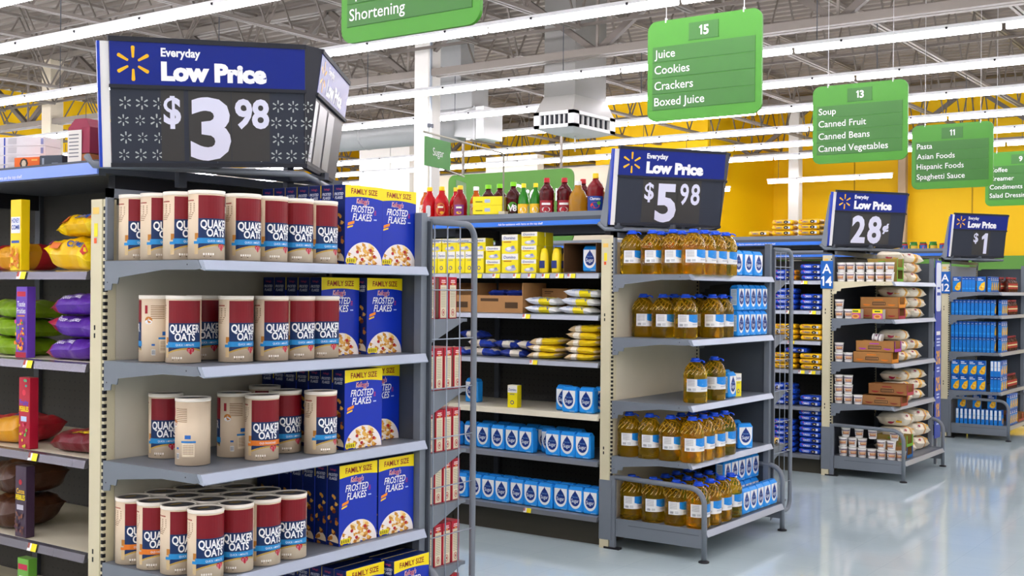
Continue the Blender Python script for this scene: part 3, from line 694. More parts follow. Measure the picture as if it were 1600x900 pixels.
def jug():
    b = MB(); r = .0715; OIL = M('#e6bd1e', .06, trans=.92, spec=.5, noise=.2, scale=11, bump=.3, bscale=14, stretch=(1, 1, 2.5))
    prof = [(r*.93, 0), (r, .008), (r*.985, .03), (r, .04), (r*.985, .05), (r, .06), (r*.975, .065), (r*.975, .15), (r, .153), (r, .165), (r*.975, .172), (r*.93, .195), (r*.80, .22), (r*.55, .242), (r*.32, .252), (r*.3, .262)]
    b.lathe(prof, OIL, 32, p=.86)
    GLO = M('#d9bd5c', .08, spec=.9)
    for k in range(14):   # moulded swirls on the shoulder
        a = 2*math.pi*k/14; pts = []
        for i in range(6):
            t = i/5; z = .176+.058*t; rr = r*(.975 - .16*t - .27*t*t)
            aa = a + .75*t; c, s = math.cos(aa), math.sin(aa)
            c = math.copysign(abs(c)**.88, c); s = math.copysign(abs(s)**.88, s)
            pts.append((rr*c, rr*s, z))
        b.tube(pts, .0028, GLO, 5)
    lb = MB(); n = 18
    def sec(a, z, h):
        c, s = math.cos(a), math.sin(a); rr = r*.975+h
        return Vector((rr*math.copysign(abs(c)**.86, c), rr*math.copysign(abs(s)**.86, s), z))
    mp = lambda u, v, h: sec(u/r, v, h)
    LW, LBL = M('#e9e9e6', .4), M('#1f87d6', .35)
    lb.art(mp, rect(-.125, .070, .055, .148, 26), LW, .0008)
    lb.art(mp, ([(-.058+.113*i/14, z) for i in range(15) for z in (.108-.010*math.sin(math.pi*i/14), .148)], [(2*i, 2*i+2, 2*i+3, 2*i+1) for i in range(14)]), LBL, .0014)
    lb.art(mp, poly((-.02, .113), (.028, .119), (.03, .125), (-.016, .119)), M('#dfeefa'), .002); lb.art(mp, spark(.02, .138, .007), M('#eaf4fc'), .002)
    lb.art(mp, [rect(-.03, .09, .02, .092, 3), rect(-.03, .085, .012, .087, 3)], M('#7a8aa0'), .002); lb.art(mp, ell(.045, .092, .008, .014), M('#c98a4a'), .002)
    for k in range(8): lb.art(mp, rect(-.117, .14-.005*k, -.075, .1425-.005*k, 3), M('#b2b2b0'), .0014)
    for k in range(6): lb.art(mp, rect(-.115+.003*k, .076, -.1135+.003*k, .09), BLACK, .0014)
    for k in range(3): lb.art(mp, rect(-.09, .078+.005*k, -.066, .080+.005*k, 2), M('#8a8f94'), .0014)
    CAPB = M('#1450d8', .3)
    cp = MB().lathe([(.024, .254), (.026, .256), (.026, .272), (.022, .276)], CAPB, 20)
    hd = MB().tube([(.02, 0, .262), (.045, 0, .264), (.062, 0, .258), (.066, 0, .25)], .008, CAPB, 6, ry=.004); hd.lathe([(.032, .252), (.034, .258), (.03, .262)], CAPB, 20)
    return proto('oil_jug', [('body', b), ('label', lb), ('cap', cp), ('handle_ring', hd)])
JUG = jug()

def sugar(seed=0, w=.112):
    rnd = random.Random(seed); d, H = .066, .165; b = MB(); BLU = M('#1f95ea', .45, bump=.25, bscale=20); b.box(-d/2, d/2, -w/2, w/2, 0.001, H-.012, BLU, .008)
    b.prism([(-d/2+.006, -w/2+.008, H-.013), (d/2-.006, -w/2+.008, H-.013), (d/2-.016, -w/2+.008, H-.002), (0, -w/2+.008, H+rnd.uniform(-.001, .004)), (-d/2+.016, -w/2+.008, H-.002)], (0, w-.016, 0), BLU)
    b.box(-.004, .016, -w/2+.012, w/2-.012, H-.002, H+.003, M('#1577c4', .45))
    f = plane((d/2, -w/2, 0), Y_, Z_); NV = M('#12327e', .4)
    n = 16; pts = [(.0085, .142)] + [(w/2 - (w/2-.0085)*math.cos(math.pi*i/n), .085-.062*math.sin(math.pi*i/n)) for i in range(n+1)] + [(w-.0085, .142)]
    b.art(f, (pts[::-1] if False else pts, [tuple(range(len(pts)))]), M('#eef0ee', .45), .0008)
    q = [(w/2, .143), (w/2-.006, .131), (w/2-.018, .117)] + [(w/2 + .0345*math.cos(a), .078 + .0385*math.sin(a)) for a in [math.radians(v) for v in range(140, 401, 20)]] + [(w/2+.018, .117), (w/2+.006, .131)]
    b.art(f, (q, [tuple(range(len(q)))]), NV, .0013)
    b.art(f, moved(txt('Sugar', .024, .008, width=w*.5), w/2, .064), M('#e4ecf4'), .0018); b.art(f, moved(txt('Pure Cane', .009, .004, width=.04), w/2, .095), M('#7fb4e4'), .0018)
    b.art(f, rect(w*.55, .008, w*.9, .012), M('#9fd0f4'), .001)
    s = plane((-d/2, -w/2, 0), X_, Z_); b.art(s, rect(.012, .035, d-.012, .14), M('#d8e6ee', .5), .0008)
    for k in range(9): b.art(s, rect(.016, .045+.01*k, d-.016, .049+.01*k), M('#6f8fa8'), .0011)
    return proto('sugar_bag', [], b)
SUGAR = [sugar(1), sugar(2)]; SUGARN = sugar(3, .09)

DOM = M('#1c3c8c', .4); WB = M('#ece9e0', .45)
def domino(w, d, H, words=True):
    fa = [(rect(.001, H*.68, w-.001, H-.001), WB)]
    if words: fa += [(moved(txt('Domino', H*.15, .02, .1, width=w*.72), w*.48, H*.75), DOM), (rect(w*.12, H*.58, w*.6, H*.63), M('#b86a20')), (ell(w*.55, H*.22, w*.34, H*.14), M('#b9b9c4')), (ell(w*.45, H*.26, w*.14, H*.09), M('#e4e4ea')), (rect(w*.62, H*.24, w*.8, H*.4), M('#8088b8'))]
    sa = [(rect(.001, H*.68, d-.001, H-.001), WB), (rect(d*.25, H*.74, d*.75, H*.8), DOM), (rect(d*.3, H*.2, d*.7, H*.5), M('#e9e4c8'))] + [(rect(d*.33, H*(.23+.05*k), d*.67, H*(.25+.05*k)), LINE) for k in range(5)]
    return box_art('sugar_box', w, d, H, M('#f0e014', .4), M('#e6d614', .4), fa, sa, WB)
DOMS, DOML = domino(.125, .09, .09), domino(.135, .10, .128)
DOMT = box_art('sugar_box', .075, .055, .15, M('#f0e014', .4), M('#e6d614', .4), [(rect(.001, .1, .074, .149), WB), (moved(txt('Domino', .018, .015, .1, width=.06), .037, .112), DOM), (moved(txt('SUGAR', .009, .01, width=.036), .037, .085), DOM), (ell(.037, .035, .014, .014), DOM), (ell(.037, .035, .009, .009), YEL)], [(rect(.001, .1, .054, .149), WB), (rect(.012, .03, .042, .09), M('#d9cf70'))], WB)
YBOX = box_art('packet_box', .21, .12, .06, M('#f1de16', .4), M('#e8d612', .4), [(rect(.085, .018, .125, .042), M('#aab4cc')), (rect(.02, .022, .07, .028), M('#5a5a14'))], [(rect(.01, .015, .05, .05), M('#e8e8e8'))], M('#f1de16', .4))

def pillow(name, L, W, H, base, bands=(), art=(), seed=0, seal=.05, ends=None, lump=.10, n=(18, 12), bumpm=.3):
    """filled bag lying flat, long axis Y, label up; bands colour (u0,u1,v0,v1,mat); art on the top and the +X flank"""
    rnd = random.Random(seed); ph = [rnd.uniform(0, 6) for _ in range(8)]
    def surf(u, v, top):
        au, av = abs(u), abs(v); uu = min(1, au/(1-seal))
        h = max(0, 1-uu**4.5)**.45*max(0, 1-av**4)**.42
        wr = math.sin(9*v+ph[6])*math.sin(6*u+ph[7])*au**2
        wob = 1 + lump*(math.sin(4.3*u+ph[0])*math.cos(3.1*v+ph[1]) + .6*math.sin(9*u+5*v+ph[2]) + .45*math.sin(17*u-9*v+ph[4]) + .8*wr)
        x = v*W/2*(1 + .05*math.cos(5*u+ph[3]) - .06*u*u + .02*math.sin(13*u+ph[4])); y = u*L/2*(1 + .03*math.sin(4*v+ph[5]) + .015*math.sin(11*v+ph[0]))
        mid = H*(.5 - .22*au**3*math.copysign(1, math.sin(ph[2]))*math.copysign(1, u*math.sin(ph[1])+.01))
        z = mid*(1 if h > .02 else 1) + (H*.5*h*wob if top else -H*.5*h*(1 - .0*au))
        return Vector((x, y, max(z, 0.0005)))
    b = MB(); nu, nv = n; nu = max(nu, 24); nv = max(nv, 16); fs = {}
    for top in (1, 0):
        P = [surf(-1+2*i/nu, -1+2*k/nv, top) for i in range(nu+1) for k in range(nv+1)]; o = len(b.v); b.v += [tuple(p) for p in P]
        for i in range(nu):
            for k in range(nv):
                uc, vc = -1+2*(i+.5)/nu, -1+2*(k+.5)/nv; mt = base
                for (a, c, d, e, m2) in bands:
                    if a <= uc <= c and d <= vc <= e: mt = m2
                q = (o+i*(nv+1)+k, o+i*(nv+1)+k+1, o+(i+1)*(nv+1)+k+1, o+(i+1)*(nv+1)+k)
                b.f.append(q[::-1] if top else q); b.m.append(b.mi(mt)); b.s.append(True)
    N2 = {}
    for sh, mt, h in art:
        sl = sh if isinstance(sh, list) else [sh]
        for pv, pf in sl: b.add([surf(p, q, 1) + Vector((0, 0, h)) + Vector((h*(1 if q > .5 else 0), 0, 0)) for p, q in pv], pf, mt)
    if ends:
        for sgn in (-1, 1):
            mp = plane((0, sgn*L*.44, H*.5), X_*-sgn if sgn > 0 else X_, Z_)
            for sh, mt in ends: b.art(mp, sh, mt, .004)
    return proto(name, [], b)
def uv(shape, L, W, cu=0, cv=0):
    """text in metres laid on a bag top: along Y, reading from +X side"""
    v, f = shape; return ([((cu + x)/(L/2), (cv - y)/(W/2)) for x, y in v], f)
YB, PUR, MAR, BLK = foil('#f2cf10'), foil('#5b2c9c'), foil('#6a1222'), foil('#22201f')
CBY = [pillow('cereal_bag', .30, .24, [0, .12, .085][s], YB, [(-.5, .5, .55, 1, foil('#e8b80c'))], [(uv(txt('HONEY', .04, .03, width=.12), .3, .24, 0, .02), M('#24408c'), .002), (uv(ell(-.1, -.02, .022, .03), .3, .24), M('#7a1c6a'), .002), (uv(txt('COMB', .022, .03, width=.09), .3, .24, .05, .112), M('#2c4ca0'), .003), (uv(rect(-.1, -.118, -.03, -.100), .3, .24), M('#d86a20'), .003), (uv(ell(-.115, -.105, .016, .01), .3, .24), M('#7a1c6a'), .003), (uv(rect(.1, -.118, .13, -.095), .3, .24), M('#c83030'), .003)], s, lump=.14) for s in (1, 2)]
CBP = [pillow('cereal_bag', .30, .24, .082, PUR, [(-1, -.7, -1, 1, foil('#a01c3c'))], [(uv(txt('MARSHMALLOW', .022, .02, width=.17), .3, .24, .0, -.02), M('#e8842a'), .002), (uv(txt('Tootie Fruities', .02, .015, width=.13), .3, .24, -.02, .113), M('#e8e4f4'), .003), (uv(rect(.03, .07, .1, .08), .3, .24), M('#d9b04a'), .003)], s, lump=.12) for s in (3, 4)]
CBG = pillow('cereal_bag', .28, .22, .072, foil('#7fa51c'), [(-.4, .4, -1, .4, MAR), (-1, -.6, -1, 1, foil('#a8c43a'))], [(uv(rect(-.06, .09, .05, .1), .28, .22), M('#f0e8c0'), .003)], 5)
CBM = pillow('cereal_bag', .30, .24, .085, MAR, [(-.8, -.2, -.6, .6, foil('#8c1c2c'))], [(uv(txt('PEBBLES', .035, .04, width=.14), .3, .24, .05, .09), M('#e8c81c'), .003), (uv(rect(-.1, .03, -.03, .05), .3, .24), M('#e8e0d8'), .002)], 6)
CBR = pillow('cereal_bag', .30, .24, .11, foil('#b01c2c'), [(-.2, 1, .2, 1, foil('#d99a1c')), (-.2, .3, -.2, .2, foil('#25408c'))], [(uv(rect(-.1, .0, -.02, .03), .3, .24), M('#e4e4f0'), .003)], 7)
CBB = pillow('cereal_bag', .32, .26, .13, foil('#4a2a18'), [(-.3, .3, -.5, .5, foil('#7a4a24'))], [(uv(rect(-.12, .04, .1, .055), .32, .26), M('#c8c4c0'), .003)], 8)
def divider(face, arts):
    w, d, H = .075, .04, .285; b = MB().box(-d/2, d/2, -w/2, w/2, 0, H, face, .002); f = plane((d/2, -w/2, 0), Y_, Z_)
    for k, (sh, c) in enumerate(arts): b.art(f, sh, c, .0006+.0003*k)
    return proto('cereal_divider', [], b)
rnd = random.Random(9)
def bits(cols, y0, y1, n, s=.007): return [(ell(rnd.uniform(.01, .065), rnd.uniform(y0, y1), s*rnd.uniform(.6, 1.2), s*rnd.uniform(.6, 1.3), 9), M(rnd.choice(cols))) for _ in range(n)]
DVH = divider(M('#f3cf12', .3), [(rect(.006, .15, .069, .215), M('#dfe2ee')), (moved(txt('HONEY', .018, .02, width=.055), .0375, .192), M('#27479c')), (moved(txt('COMB', .018, .02, width=.055), .0375, .165), M('#27479c')), (rect(.01, .11, .065, .12), M('#3a58a8'))] + bits(['#e08a1c', '#f0a82c', '#d8761c', '#f6d64a'], .01, .1, 22, .01))
DVP = divider(M('#6a44b4', .3), [(rect(.008, .245, .067, .265), M('#c0203c')), (moved(txt('Tootie', .022, .01, width=.055), .0375, .205), WHITE), (moved(txt('Fruities', .022, .01, width=.06), .0375, .178), WHITE), (rect(.012, .165, .063, .17), M('#d9853a')), (rect(0.001, .001, .074, .022), M('#b01c3c'))] + bits(['#d84a2c', '#e8b82c', '#4a9c3c', '#c83a8c', '#e87a2c'], .03, .15, 40))
DVR = divider(M('#b31c34', .3), [(moved(txt('Fruity', .022, .02, width=.06), .0375, .175), M('#3a4cc0')), (moved(txt('PEBBLES', .02, .03, width=.064), .0375, .15), YEL), (ell(.0375, .225, .012, .012), M('#d8384c')), (rect(.018, .11, .057, .13), M('#c0d4f0'))] + bits(['#3c9c5c', '#d8b82c', '#d84a6c', '#7ab43c'], .01, .1, 14) + bits(['#3c9c8c', '#7ab43c'], .235, .275, 4))
DVC = divider(M('#3f2c40', .3), [(moved(txt('Cocoa', .02, .02, width=.055), .0375, .175), M('#e8b82c')), (moved(txt('PEBBLES', .02, .03, width=.064), .0375, .15), YEL), (ell(.0375, .22, .011, .011), M('#b01c2c')), (rect(.014, .11, .06, .13), M('#b8b4c0'))] + bits(['#6a4030', '#54303a', '#7a4c3c'], .01, .1, 20))
DVG = divider(M('#6aa83c', .3), [(rect(.006, .24, .069, .262), M('#c0284c')), (rect(.015, .2, .06, .215), WHITE)] + bits(['#e8b82c', '#d84a2c'], .02, .15, 20))

FLB = pillow('flour_bag', .20, .15, .05, foil('#2740a0'), [(-.9, -.1, .1, 1, M('#d8cdbb', .5)), (.35, .8, -.4, .6, M('#cfc2b0', .5))], [], 11, lump=.16)
FLB2 = pillow('flour_bag', .20, .15, .05, foil('#22368c'), [(-.2, .5, .3, 1, M('#e4dccb', .5))], [(uv(rect(-.05, .0, .02, .02), .2, .15), WHITE, .003)], 12, lump=.16)
PWB = [pillow('powdered_sugar_bag', .25, .17, .05, M('#e8e8e4', .35, bump=.3, bscale=25), [(-.1, .6, -1, 1, foil('#f0dc1c')), (-1, -.3, .5, 1, M('#d9dde4', .4))], [(uv(txt('Confectioners Sugar', .018, .012, width=.15), .25, .17, .01, .0795), M('#1c50b0'), .004)], s, lump=.1) for s in (13, 14)]
BRB = [pillow('brown_sugar_bag', .24, .17, .045, M('#d3b98c', .4, bump=.3, bscale=25), [(-.1, .9, -1, 1, foil('#e6c41c')), (-.5, -.15, .3, 1, M('#efe6d6', .4))], [(uv(rect(-.02, .065, .06, .078), .24, .17), M('#b85a20'), .004)], s, lump=.12) for s in (15, 16)]
RB_ = M('#e6dcc6', .45, bump=.35, bscale=22)
RED_OV = M('#a01c3c', .5); RBL = M('#2c3f9c', .5); RYE = M('#f0b41c', .5)
def rice(L, W, H, s): return pillow('rice_bag', L, W, H, RB_, [(-.05, .3, .55, 1, RYE), (.05, .2, .7, 1, RBL)], [(uv(rect(.1*L, -.1*W, .3*L, .0), L, W), RED_OV, .003), (uv(ell(-.27*L, -.46*W, .06*L, .03*W), L, W), RED_OV, .004), (uv(rect(.22*L, -.485*W, .36*L, -.43*W), L, W), RYE, .004)], s, ends=[(ell(0, 0, W*.13, H*.26), RED_OV), (rect(W*.17, -H*.16, W*.36, H*.18), RYE), (rect(W*.2, -H*.02, W*.34, H*.12), RBL)], lump=.06)
RICE = [rice(.36, .22, .09, 21), rice(.36, .22, .09, 22), rice(.385, .27, .12, 23)]

def cookie(base, cap, seed, word='OREO', wc=None):
    b = MB(); L, W, H = .225, .14, .048; mt, mc = foil(base), foil(cap); rnd = random.Random(seed)
    P = []; prof = [(-1.0, .62, .12), (-.93, .72, .2), (-.86, .95, .9), (-.6, 1, 1), (.6, 1, 1), (.86, .95, .9), (.93, .72, .2), (1.0, .62, .12)]
    N = 12
    for u, sw, shh in prof:
        for k in range(N):
            a = 2*math.pi*k/N; c, s = math.cos(a), math.sin(a); c = math.copysign(abs(c)**.5, c); s = math.copysign(abs(s)**.5, s)
            P.append((c*W/2*sw, u*L/2, H/2 + s*H/2*shh*(.97+.05*math.sin(9*u+seed))))
    F = []
    for i in range(len(prof)-1): F += [(i*N+k, (i+1)*N+k, (i+1)*N+(k+1) % N, i*N+(k+1) % N) for k in range(N)]
    F = [f[::-1] for f in F]
    b.add(P, F[N*2:N*5], mt, True); b.add(P, F[:N*2] + F[N*5:] + [tuple(range(N)), tuple(range(len(P)-1, len(P)-1-N, -1))], mc, True)
    f = plane((W/2, -L/2, 0), Y_, Z_)
    b.art(f, moved(txt(word, .017, .02, width=.062), L*.36, .016), wc or M('#e8ecf8'), .001)
    b.art(f, ell(L*.66, H*.5, .022, .014), M('#2a1e1c'), .001); b.art(f, rect(L*.63, H*.42, L*.69, H*.54), M('#efe9dc'), .0014)
    b.art(f, ell(L*.2, H*.72, .006, .005), M('#c8285c'), .001); b.art(f, rect(L*.75, H*.25, L*.84, H*.7), M('#c8cfe0'), .0008)
    t = plane((W/2-.01, -L/2, H*1.005), Y_, -X_); b.art(t, moved(txt(word, .04, .03, width=.11), L*.5, .04), wc or M('#e8ecf8'), .002)
    return proto('cookie_pack', [], b)
CKB = [cookie('#1746b8', '#123a9c', s) for s in (1, 2)]; CKY = [cookie('#efbc14', '#e2a812', s, wc=M('#2a3a8c')) for s in (3, 4)]; CKD = cookie('#14266a', '#2c8c3c', 5)
CKO = cookie('#1746b8', '#e8951c', 6); CKP = cookie('#efbc14', '#d8507c', 7, wc=M('#2a3a8c'))

def bottle(col, capc, H=.27, r=.055, lab=None, kind=0, capw=.02, trans=.35):
    b = MB(); LQ = M(col, .12, trans=trans, spec=.6)
    if kind == 0: prof = [(r*.9, 0), (r, .008), (r, H*.3), (r*.96, H*.34), (r*.96, H*.5), (r, H*.55), (r*.97, H*.62), (r*.8, H*.72), (r*.5, H*.8), (r*.36, H*.84), (r*.33, H*.9)]
    elif kind == 1: prof = [(r*.9, 0), (r, .01)] + [(r*(1 if k % 2 else .95), .02+k*H*.055) for k in range(12)] + [(r*.85, H*.74), (r*.5, H*.82), (r*.36, H*.86), (r*.34, H*.9)]
    else: prof = [(r*.8, 0), (r*.98, .012), (r, H*.2), (r*.96, H*.3), (r, H*.45), (r*.93, H*.6), (r*.7, H*.72), (r*.42, H*.8), (r*.36, H*.9)]
    b.lathe(prof, LQ, 24, p=.9 if kind != 1 else 1)
    parts = [('body', b)]
    if lab:
        l = MB(); mp = cyl(r*1.012)
        for k, (sh, c) in enumerate(lab): l.art(mp, sh, c, .0008+.0005*k)
        parts.append(('label', l))
    c = MB().lathe([(capw*1.05, H*.89), (capw*1.05, H*.90), (capw, H*.905), (capw, H*.985), (capw*.9, H)], M(capc, .35), 18)
    parts.append(('cap', c)); return proto('juice_bottle', parts)
def lab(bg, *more): return [(rect(-.045, .06, .045, .14, 10), M(bg, .4))] + [(sh, M(c)) for sh, c in more]
JR = bottle('#d3121c', '#f2c81c', .262, .052, [(ell(0, .1, .034, .045, 24), M('#c8702c')), (rect(-.02, .108, .02, .12, 4), M('#e8f0d0')), (ell(.01, .075, .014, .01), M('#e8a81c'))], 2)
JRB = bottle('#d3121c', '#f2c81c', .262, .052, [(rrect(-.016, .05, .016, .13, .012), M('#d8dcdc'))], 2)
JP = bottle('#a5141e', '#f2c81c', .262, .052, [(rect(-.035, .055, .035, .125, 8), M('#7a2c7c')), (rect(-.02, .1, .02, .112, 4), M('#e8f0d0')), (ell(0, .07, .018, .01), M('#e8b81c'))], 2)
JO = bottle('#dd6a22', '#f0f0f0', .262, .046, lab('#e8e0d0', (ell(0, .1, .025, .02), '#d8601c')), 2)
JV = bottle('#4f1418', '#7ccc1c', .27, .052, [(ell(0, .09, .038, .042, 24), M('#4f9c2c')), (moved(txt('V', .045, .03), -.012, .07), WHITE), (moved(txt('8', .04, .03), .016, .07), WHITE)], 0, .022)
JL = bottle('#2c8c1c', '#f2dc1c', .255, .038, [(rect(-.05, .02, .05, .115, 12), M('#f2c01c')), (ell(0, .075, .02, .02), M('#f0f0e0')), (rect(.03, .03, .046, .1, 3), M('#d8c8a0'))], 2, .016)
JC = bottle('#5c1016', '#b81c24', .282, .052, [(rect(-.045, .05, .045, .13, 12), M('#9c1c2c')), (rect(-.03, .1, .03, .114, 6), WHITE), (ell(0, .07, .028, .018), M('#d8d0c8')), (ell(-.005, .07, .012, .01), M('#c01c2c'))], 1)
JA = bottle('#c08a1c', '#d8d8d4', .25, .062, None, 2, .022)
JB = bottle('#8c1c24', '#f2c41c', .295, .056, [(rect(-.058, .05, .058, .145, 14), M('#1c3c8c')), (moved(txt('Clamato', .018, .02, .1, width=.07), 0, .12), WHITE), (ell(.0, .085, .03, .02), M('#d8321c')), (ell(.025, .1, .012, .012), M('#4c9c2c'))], 1)
JY = bottle('#d6cc2c', '#ecd81c', .30, .05, [(rect(-.03, .06, .03, .19, 8), M('#e8ecd0')), (rect(-.012, .09, .012, .16, 3), M('#b8c8a0'))], 0)

def cup(seed):
    b = MB(); W = M('#efece6', .4); prof = [(.031, 0), (.032, .004), (.0385, .072), (.041, .076), (.041, .08), (.039, .081)]
    b.lathe(prof, W, 24, mats=[W, W, W, W, W])
    mp = lambda u, v, h: Vector(((.0318+.0067*v/.07+h)*math.cos(u/.036), (.0318+.0067*v/.07+h)*math.sin(u/.036), v))
    for z0, z1, c in ((.055, .062, '#4c2450'), (.018, .022, '#4c2450')): b.art(mp, rect(-.1, z0, .03, z1, 14), M(c), .0006)
    b.art(mp, rect(-.035, .026, .025, .05, 8), M('#b8683a'), .0006); b.art(mp, rect(-.03, .036, .02, .046, 6), M('#e8c89a'), .001); b.art(mp, rect(-.095, .028, -.07, .044, 3), M('#8a5a70'), .0006)
    l = MB().lathe([(.0405, .0815), (.041, .083)], M('#d9d4cc', .3, .3), 24)
    return proto('soup_cup', [('body', b), ('lid', l)])
CUP = cup(1)
BOWL = box_art('soup_pack', .09, .075, .085, M('#3a3a3a', .5), M('#c9c4bc', .5), [(rect(.001, .001, .089, .084), M('#c85a9c')), (rect(.001, .05, .089, .084), M('#f0d81c')), (rect(.02, .06, .07, .072), M('#2c6c2c')), (ell(.045, .02, .034, .02), M('#e8a85c')), (ell(.045, .022, .02, .01), M('#c86a2c'))])
def tray(name, L, W, H, card, band, lip, lipc):
    """cardboard tray, long side faces -Y; open display face on +X"""
    t = .004; b = MB().box(-L/2, L/2, -W/2, -W/2+t, 0, H, card).box(-L/2, L/2, W/2-t, W/2, 0, H, card).box(-L/2, -L/2+t, -W/2, W/2, 0, H, card).box(-L/2, L/2, -W/2, W/2, 0, t, card)
    b.box(L/2-t, L/2, -W/2, W/2, 0, H*lip, lipc)
    for yy in (-W/2, W/2-.02): b.box(L/2-t, L/2, yy, yy+.02, H*lip, H, lipc)
    s = plane((-L/2, -W/2, 0), X_, Z_)
    b.art(s, rect(L*.32, H*.25, L*.66, H*.55), M('#2a2018', .7), .0006); b.art(s, rect(L*.335, H*.3, L*.645, H*.5), CARD, .0009)
    for k in range(9): b.art(s, rect(L*(.35+.032*k), H*.3, L*(.362+.032*k), H*.5), M('#2a2018', .7), .0012)
    b.art(s, rect(L*.36, H*.7, L*.6, H*.8), band, .0006); b.art(s, ell(L*.18, H*.35, L*.1, H*.16, 16, math.pi, 2*math.pi), band, .0006); b.art(s, ell(L*.82, H*.35, L*.1, H*.16, 16, math.pi, 2*math.pi), band, .0006)
    bd = MB()
    return b
def traypack(card, band, lip, lipc, goods, L=.34, W=.19, H=.095, name='carton_tray'):
    return proto(name, [], tray(name, L, W, H, M(card, .75, noise=.08, scale=20), M(band, .6), lip, M(lipc, .6)))
TRO = traypack('#a5733c', '#d87a1c', .35, '#e08a1c', 0); TRR = traypack('#9c6a3c', '#9c2c2c', .3, '#a82c3c', 0); TRP = traypack('#a5733c', '#a03c9c', .3, '#a53ca0', 0)
TRG = traypack('#8a7434', '#5c8c1c', .25, '#6aa82c', 0, .26, .18, .10); TRB = traypack('#a5733c', '#1c5c9c', .3, '#1c64a0', 0, .26, .18, .10)
TRS = traypack('#96693c', '#7a2c1c', .3, '#a8482c', 0, .34, .19, .085)
CART = proto('carton_box', [], (lambda b: b.art(plane((-.14, -.2, .0), Y_, Z_) if False else plane((.14, -.2, 0), Y_, Z_), [rect(.05, .075, .2, .095), rect(.255, .03, .36, .07)], M('#4a3318'), .0008))(MB().box(-.14, .14, -.2, -.195, 0, .12, CARD).box(-.14, .14, .195, .2, 0, .2, CARD).box(.135, .14, -.2, .2, 0, .115, CARD).box(-.14, -.135, -.2, .2, 0, .2, CARD).box(-.14, .14, -.2, .2, 0, .006, CARD)))
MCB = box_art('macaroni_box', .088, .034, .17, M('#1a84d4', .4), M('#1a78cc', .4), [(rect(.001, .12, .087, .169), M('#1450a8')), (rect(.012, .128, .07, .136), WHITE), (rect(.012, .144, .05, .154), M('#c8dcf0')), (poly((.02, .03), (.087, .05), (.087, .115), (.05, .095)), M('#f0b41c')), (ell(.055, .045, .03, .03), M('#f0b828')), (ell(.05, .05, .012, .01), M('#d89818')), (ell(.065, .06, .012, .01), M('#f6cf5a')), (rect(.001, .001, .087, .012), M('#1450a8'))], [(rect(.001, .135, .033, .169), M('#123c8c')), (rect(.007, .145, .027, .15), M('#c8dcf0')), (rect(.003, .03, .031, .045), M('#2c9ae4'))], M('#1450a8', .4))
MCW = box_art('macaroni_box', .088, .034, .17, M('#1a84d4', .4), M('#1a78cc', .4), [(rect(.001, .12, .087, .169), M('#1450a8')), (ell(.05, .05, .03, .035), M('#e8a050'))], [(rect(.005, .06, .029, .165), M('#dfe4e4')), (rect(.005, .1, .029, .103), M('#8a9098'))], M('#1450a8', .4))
SYR = bottle('#4a1c10', '#8c1c1c', .17, .032, [(rect(-.03, .035, .03, .1, 8), M('#a83020')), (rect(-.03, .06, .03, .075, 8), M('#e8d8a0'))], 0, .016, .1)
SYR[0].name = 'syrup_bottle'
CAN = proto('food_can', [], MB().lathe([(.04, 0), (.04, .1), (.038, .104)], M('#b02020', .4), 18).art(cyl(.0405), [rect(-.06, .02, .06, .085, 12)], M('#2c64b0'), .0005).art(cyl(.0405), [ell(0, .05, .02, .025)], M('#e04a2c'), .001))
JAR = proto('glass_jar', [('body', MB().lathe([(.04, 0), (.043, .01), (.043, .09), (.036, .11)], M('#4f9c3c', .15, trans=.3), 18).art(cyl(.0435), [rect(-.045, .025, .045, .08, 10)], M('#e0b83c'), .0008)), ('lid', MB().lathe([(.037, .108), (.037, .124)], M('#2c7c3c', .4), 18))])
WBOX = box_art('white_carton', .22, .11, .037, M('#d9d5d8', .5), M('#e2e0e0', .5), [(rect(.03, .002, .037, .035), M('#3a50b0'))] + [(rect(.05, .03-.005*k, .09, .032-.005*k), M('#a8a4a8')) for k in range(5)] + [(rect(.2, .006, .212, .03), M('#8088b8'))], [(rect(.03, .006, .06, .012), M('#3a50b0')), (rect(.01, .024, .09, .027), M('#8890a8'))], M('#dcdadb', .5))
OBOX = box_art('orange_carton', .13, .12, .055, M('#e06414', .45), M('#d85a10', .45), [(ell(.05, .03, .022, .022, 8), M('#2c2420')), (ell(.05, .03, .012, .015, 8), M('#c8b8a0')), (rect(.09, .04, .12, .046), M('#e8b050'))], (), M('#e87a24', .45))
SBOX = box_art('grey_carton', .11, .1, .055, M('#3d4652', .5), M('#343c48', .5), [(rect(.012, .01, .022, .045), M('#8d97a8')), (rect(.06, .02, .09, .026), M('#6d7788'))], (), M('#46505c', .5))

# ------------------------------------------------------------------ stocking the shelves
SN = ['top shelf', 'second shelf', 'third shelf', 'fourth shelf', 'base deck']
J = random.Random(21)
def L(e, i, x, y, dz=.0006): return (X0S[e]+x, Y0S[e]+y, SH[e][i]+dz)
def rad(d): return math.radians(d)
